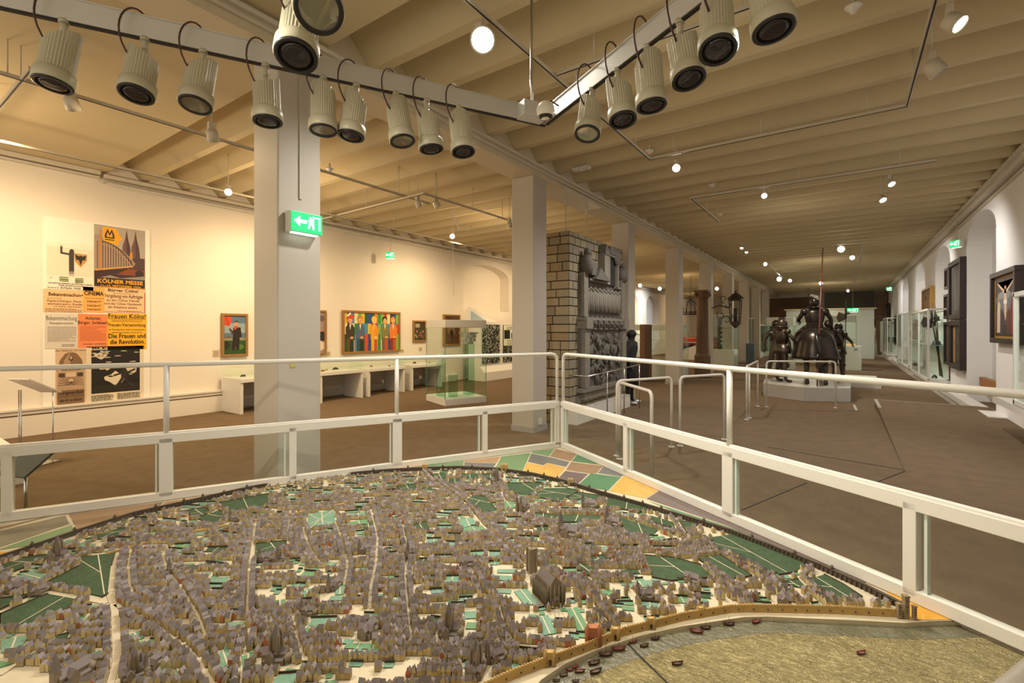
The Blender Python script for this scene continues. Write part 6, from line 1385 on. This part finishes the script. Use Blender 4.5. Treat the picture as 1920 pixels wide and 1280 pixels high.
# small courts and gardens in the gaps
gr = random.Random(31); bk = 0
for i in range(5200):
    x = gr.uniform(CB[0], CB[1]); y = gr.uniform(CB[2], CB[3]); p = Vector((x, y, ZM))
    if not free(p): continue
    key = (int(p.x/.016), int(p.y/.016)); near = 9
    for a in (-1, 0, 1):
        for e in (-1, 0, 1):
            for q in occ.get((key[0]+a, key[1]+e), ()): near = min(near, math.hypot(q.x-x, q.y-y))
    if near < .022 or sdist(p)[0] < .015 or edge_dist(p) < .04: continue
    w = gr.uniform(.022, .05); l = gr.uniform(.018, .034); a = RW+gr.gauss(0, .15); e1 = Vector((math.cos(a), math.sin(a), 0)); e2 = Vector((-e1.y, e1.x, 0))
    bk += 1; zz = ZM+.0008+.0000015*bk
    bs_.add([MP(p+e1*w/2*sx+e2*l/2*sy, zz) for sx, sy in ((-1, -1), (1, -1), (1, 1), (-1, 1))], [(0, 1, 2, 3)], gr.choice((0, 0, 1)))
    if gr.random() < .5: bh.bar(MP(p+e2*l*.55-e1*w/2, ZM+.004), MP(p+e2*l*.55+e1*w/2, ZM+.004), .003, .009)
    if near > .03: occ.setdefault(key, []).append(p)
tag(bs_.build('small_gardens', [M_LGm, M_LG2, M_DG], model), kind='stuff'); tag(bh.build('garden_walls', M_HEDGE, model), kind='stuff'); tag(bpth.build('garden_paths', M_PATH, model), kind='stuff')
houses.sort(key=lambda h: (h[0]-E).length if True else 0)
def inview(p):
    d = p-E; t = -SN*d.x+CS*d.y
    if t < .3: return False
    x = 960+FOC*(CS*d.x+SN*d.y)/t; y = HOR-FOC*d.z/t
    return 20 < x < 1900 and y < 1270
first = [h for h in houses if inview(h[0])][:100]; fs_ = set(id(h) for h in first)
def house(b, h, seed, det=False):
    p, u, w, l, hh, rh = h; r = random.Random(seed); wm = r.choice((0, 0, 0, 1, 1, 2, 2, 0, 1, 2, 0, 3) if r.random() < .6 else (0, 1, 2)); rm = r.choice((0, 0, 1, 1, 2, 3))
    gable(b, MP(p), u, w, l, hh, rh, wm, 4+rm)
    if det:
        o = MP(p); u = Vector((u[0], u[1], 0)).normalized(); n = Vector((-u.y, u.x, 0))
        for sg in (-1, 1):
            for z in (.35, .7):
                for y in (-.25, .25): q = o+u*sg*(l/2+.0003)+n*y*w+Vector((0, 0, hh*z)); b.bar(q-n*.0012, q+n*.0012, .0006, .0028, mi=8)
        q = o+u*l*.25*r.choice((-1, 1))+n*w*.2+Vector((0, 0, hh+rh*.85)); b.box(q, (.003, .003, .008), mi=7)
for i, h in enumerate(first): b = MB(); house(b, h, i, True); b.build('house', HM+[M_BLK], model)
b = MB()
for i, h in enumerate(houses):
    if id(h) not in fs_: house(b, h, i+1000)
o = b.build('houses', HM, model); o['kind'] = 'stuff'

# ring wall with arcades, towers and gates
M_RW = mat('ring_wall', (.075, .055, .035), .85, nz=.3, ns=40); M_OC = mat('ochre_wall', (.42, .27, .09), .8, nz=.2, ns=40)
wl_ = [G(*p) for p in WALLPX]; b = MB()
for p, q in zip(wl_, wl_[1:]):
    b.bar(MP(p, ZM+.012), MP(q, ZM+.012), .010, .026); d = (q-p).normalized(); n = Vector((d.y, -d.x, 0)); L = (q-p).length; k = int(L/.022)
    for i in range(k): c = p.lerp(q, (i+.5)/k)+n*.008*(1 if n.dot(Vector((0, -1, 0))) > 0 else -1); b.box(MP(c, ZM+.010), (.009, .009, .02), rz=math.atan2(d.y, d.x))
    b.bar(MP(p, ZM+.027), MP(q, ZM+.027), .016, .004)
b.build('ring_wall', M_RW, model)
rl = [G(*p) for p in RIVPX]; b = MB()
for p, q in zip(rl, rl[1:]):
    b.bar(MP(p, ZM+.014), MP(q, ZM+.014), .007, .034); L = (q-p).length; k = int(L/.012)
    for i in range(k): c = p.lerp(q, (i+.5)/k); b.box(MP(c, ZM+.033), (.006, .007, .005))
    for i in range(int(L/.05)): c = p.lerp(q, (i+.5)/max(1, int(L/.05)))+Vector((.002, -.004, 0)); b.box(MP(c, ZM+.012), (.004, .005, .006), mi=1)
b.build('river_wall', [M_OC, M_BLK], model)
iw = [G(*p) for p in ((200, 1040), (300, 1011), (400, 991), (470, 979), (546, 965), (646, 946))]; b = MB()
for p, q in zip(iw, iw[1:]): b.bar(MP(p, ZM+.006), MP(q, ZM+.006), .012, .013)
b.build('inner_wall', M_OC, model)
def tower(px, py, s, mi):
    o = MP(G(px, py)); b = MB()
    b.lathe([(.010*s, 0), (.010*s, .036*s), (.012*s, .038*s), (.012*s, .043*s), (.001, .062*s)], o, 10, mi=0, smooth=False); b.build('wall_tower', [(M_RW, M_OC)[mi]], model)
for px, py in ((60, 1030), (140, 1002), (215, 978), (292, 957), (345, 946), (380, 937), (420, 930), (463, 919), (497, 912), (575, 899), (660, 890), (700, 887), (765, 882), (830, 880), (885, 880), (990, 890), (1020, 896), (1045, 902), (1105, 920), (1135, 929), (1170, 939), (1205, 950), (1240, 960), (1320, 984), (1410, 1015), (1490, 1047), (1560, 1076)): tower(px, py, .8, 0)
def gate(px, py, s, m):
    o = MP(G(px, py)); b = MB(); b.box(o+Vector((0, 0, .028*s)), (.032*s, .022*s, .056*s), rz=RW); 
    for sx in (-1, 1): b.lathe([(.009*s, 0), (.009*s, .05*s), (.001, .07*s)], o+U*.018*s*sx-Vd*.006*s, 8)
    b.box(o+Vector((0, 0, .014*s))-Vd*.0112*s, (.012*s, .002, .024*s), rz=RW, mi=1); b.build('city_gate', [m, M_BLK], model)
for px, py, s in ((527, 907, 1), (617, 895, .9), (797, 882, 1.0), (945, 884, 1.2), (1070, 910, 1.0)): gate(px, py, s, M_OC if px != 1070 else M_HW[1])
gate(210, 1020, .8, M_RW)
gate(1112, 1207, 1.3, M_HW[3]); gate(1153, 1197, .8, M_OC); gate(1031, 1245, .9, M_OC); gate(1220, 1177, .8, M_OC); gate(1313, 1154, .7, M_OC)
# corner fortress by the river
b = MB(); o = MP(G(1698, 1157))
for du, dv, w, h in ((0, 0, .020, .095), (-.03, .0, .016, .06), (.03, -.01, .013, .055)):
    q = o+U*du+Vd*dv; b.box(q+Vector((0, 0, h/2)), (w, w, h), rz=RW); b.box(q+Vector((0, 0, h)), (w*1.2, w*1.2, .006), rz=RW)
    for z in (.3, .55, .8): b.box(q+Vector((0, 0, h*z))-Vd*(w/2+.0004), (.003, .001, .006), rz=RW, mi=1)
b.build('corner_fortress', [mat('fortress_stone', (.24, .18, .10), .8, nz=.3, ns=40), M_BLK], model)
# boats
M_HULL = mat('boat_brown', (.075, .035, .02), .55); M_HULL2 = mat('boat_red', (.16, .05, .035), .55)
BT = [(1057, 1266, 18, 1, 0), (1068, 1256, 15, 1, 1), (1078, 1251, 15, 1, 1), (1087, 1259, 21, 1, 1), (1079, 1277, 14, 1, 0), (1114, 1244, 25, 1, 0), (1117, 1260, 26, 0, 0), (1136, 1228, 28, 1, 0), (1160, 1218, 27, 1, 1), (1186, 1204, 19, 1, 1), (1208, 1211, 19, 1, 0), (1229, 1198, 18, 1, 0), (1306, 1185, 25, 0, 1), (1323, 1178, 21, 1, 0), (1367, 1171, 22, 1, 0), (1418, 1166, 24, 0, 1), (1270, 1245, 23, 0, 0), (1615, 1225, 22, 0, 1), (1043, 1276, 14, 1, 0)]
for i, (px, py, w, mast, mi) in enumerate(BT):
    c = G(px, py, ZM-.02); t_ = (c-E).dot(Vector((-SN, CS, 0))); L = w/FOC*t_*1.05; a = RW+random.Random(i).uniform(.0, .5)*(1 if px != 1306 else -1); d = Vector((math.cos(a), math.sin(a), 0)); n = Vector((-d.y, d.x, 0)); o = MP(c, ZM-.021); b = MB(); N = 10; vs = []
    for k in range(N+1):
        s = -1+2*k/N; wd_ = L*.16*(1-abs(s)**2.4)+.0006; zt = L*.16+L*.10*s*s
        vs += [o+d*(s*L/2)+n*wd_+Vector((0, 0, zt)), o+d*(s*L/2*.86)+n*wd_*.5+Vector((0, 0, 0)), o+d*(s*L/2*.86)-n*wd_*.5+Vector((0, 0, 0)), o+d*(s*L/2)-n*wd_+Vector((0, 0, zt)), o+d*(s*L/2*.9)-n*wd_*.6+Vector((0, 0, L*.09)), o+d*(s*L/2*.9)+n*wd_*.6+Vector((0, 0, L*.09))]
    fs = []
    for k in range(N):
        for j in range(6): fs.append((k*6+j, k*6+(j+1) % 6, (k+1)*6+(j+1) % 6, (k+1)*6+j))
    b.add(vs, fs)
    if mast: b.tube([o+Vector((0, 0, L*.05)), o+Vector((0, 0, L*.72))], .0007, 5); b.bar(o+Vector((0, 0, L*.12))-n*L*.14, o+Vector((0, 0, L*.12))+n*L*.14, .002, .002)
    b.build('boat', M_HULL2 if mi else M_HULL, model)

# ------------------------------------------------------------ what belongs together
GROUPS = {'spotlight': 'ribbed spotlights hung over the model', 'track_spot': 'small spots on the ceiling tracks', 'lighting_track': 'lighting tracks under the ceiling', 'light_bar': 'aluminium bars carrying the spotlights', 'pillar': 'pillars between nave and left aisle',
          'poster': 'posters on the white board', 'painting': 'framed paintings on the walls', 'exit_sign': 'lit exit signs', 'smoke_detector': 'smoke detectors on the ceiling', 'glass_railing': 'railings round the city model', 'handrail': 'handrails beside the ramp', 'table_showcase': 'table showcases along the left wall',
          'glass_showcase': 'free-standing glass showcases', 'glass_cabinet': 'glass cabinets along the right wall', 'halberd': 'halberds', 'suit_of_armour': 'suits of armour of the mounted group', 'exhibit': 'objects lying in showcases', 'pedestal': 'glass pedestals in the square showcase', 'photo_panel': 'photo panels of the display wall', 'label_plate': 'small labels on the left wall', 'bright_recess_panel': 'white panels added to brighten the far recesses', 'lance': 'lances of the mounted group'}
for o in list(COL.objects):
    if o.parent is None and o.name.split('.')[0] in GROUPS and o.get('label'): o['group'] = GROUPS[o.name.split('.')[0]]
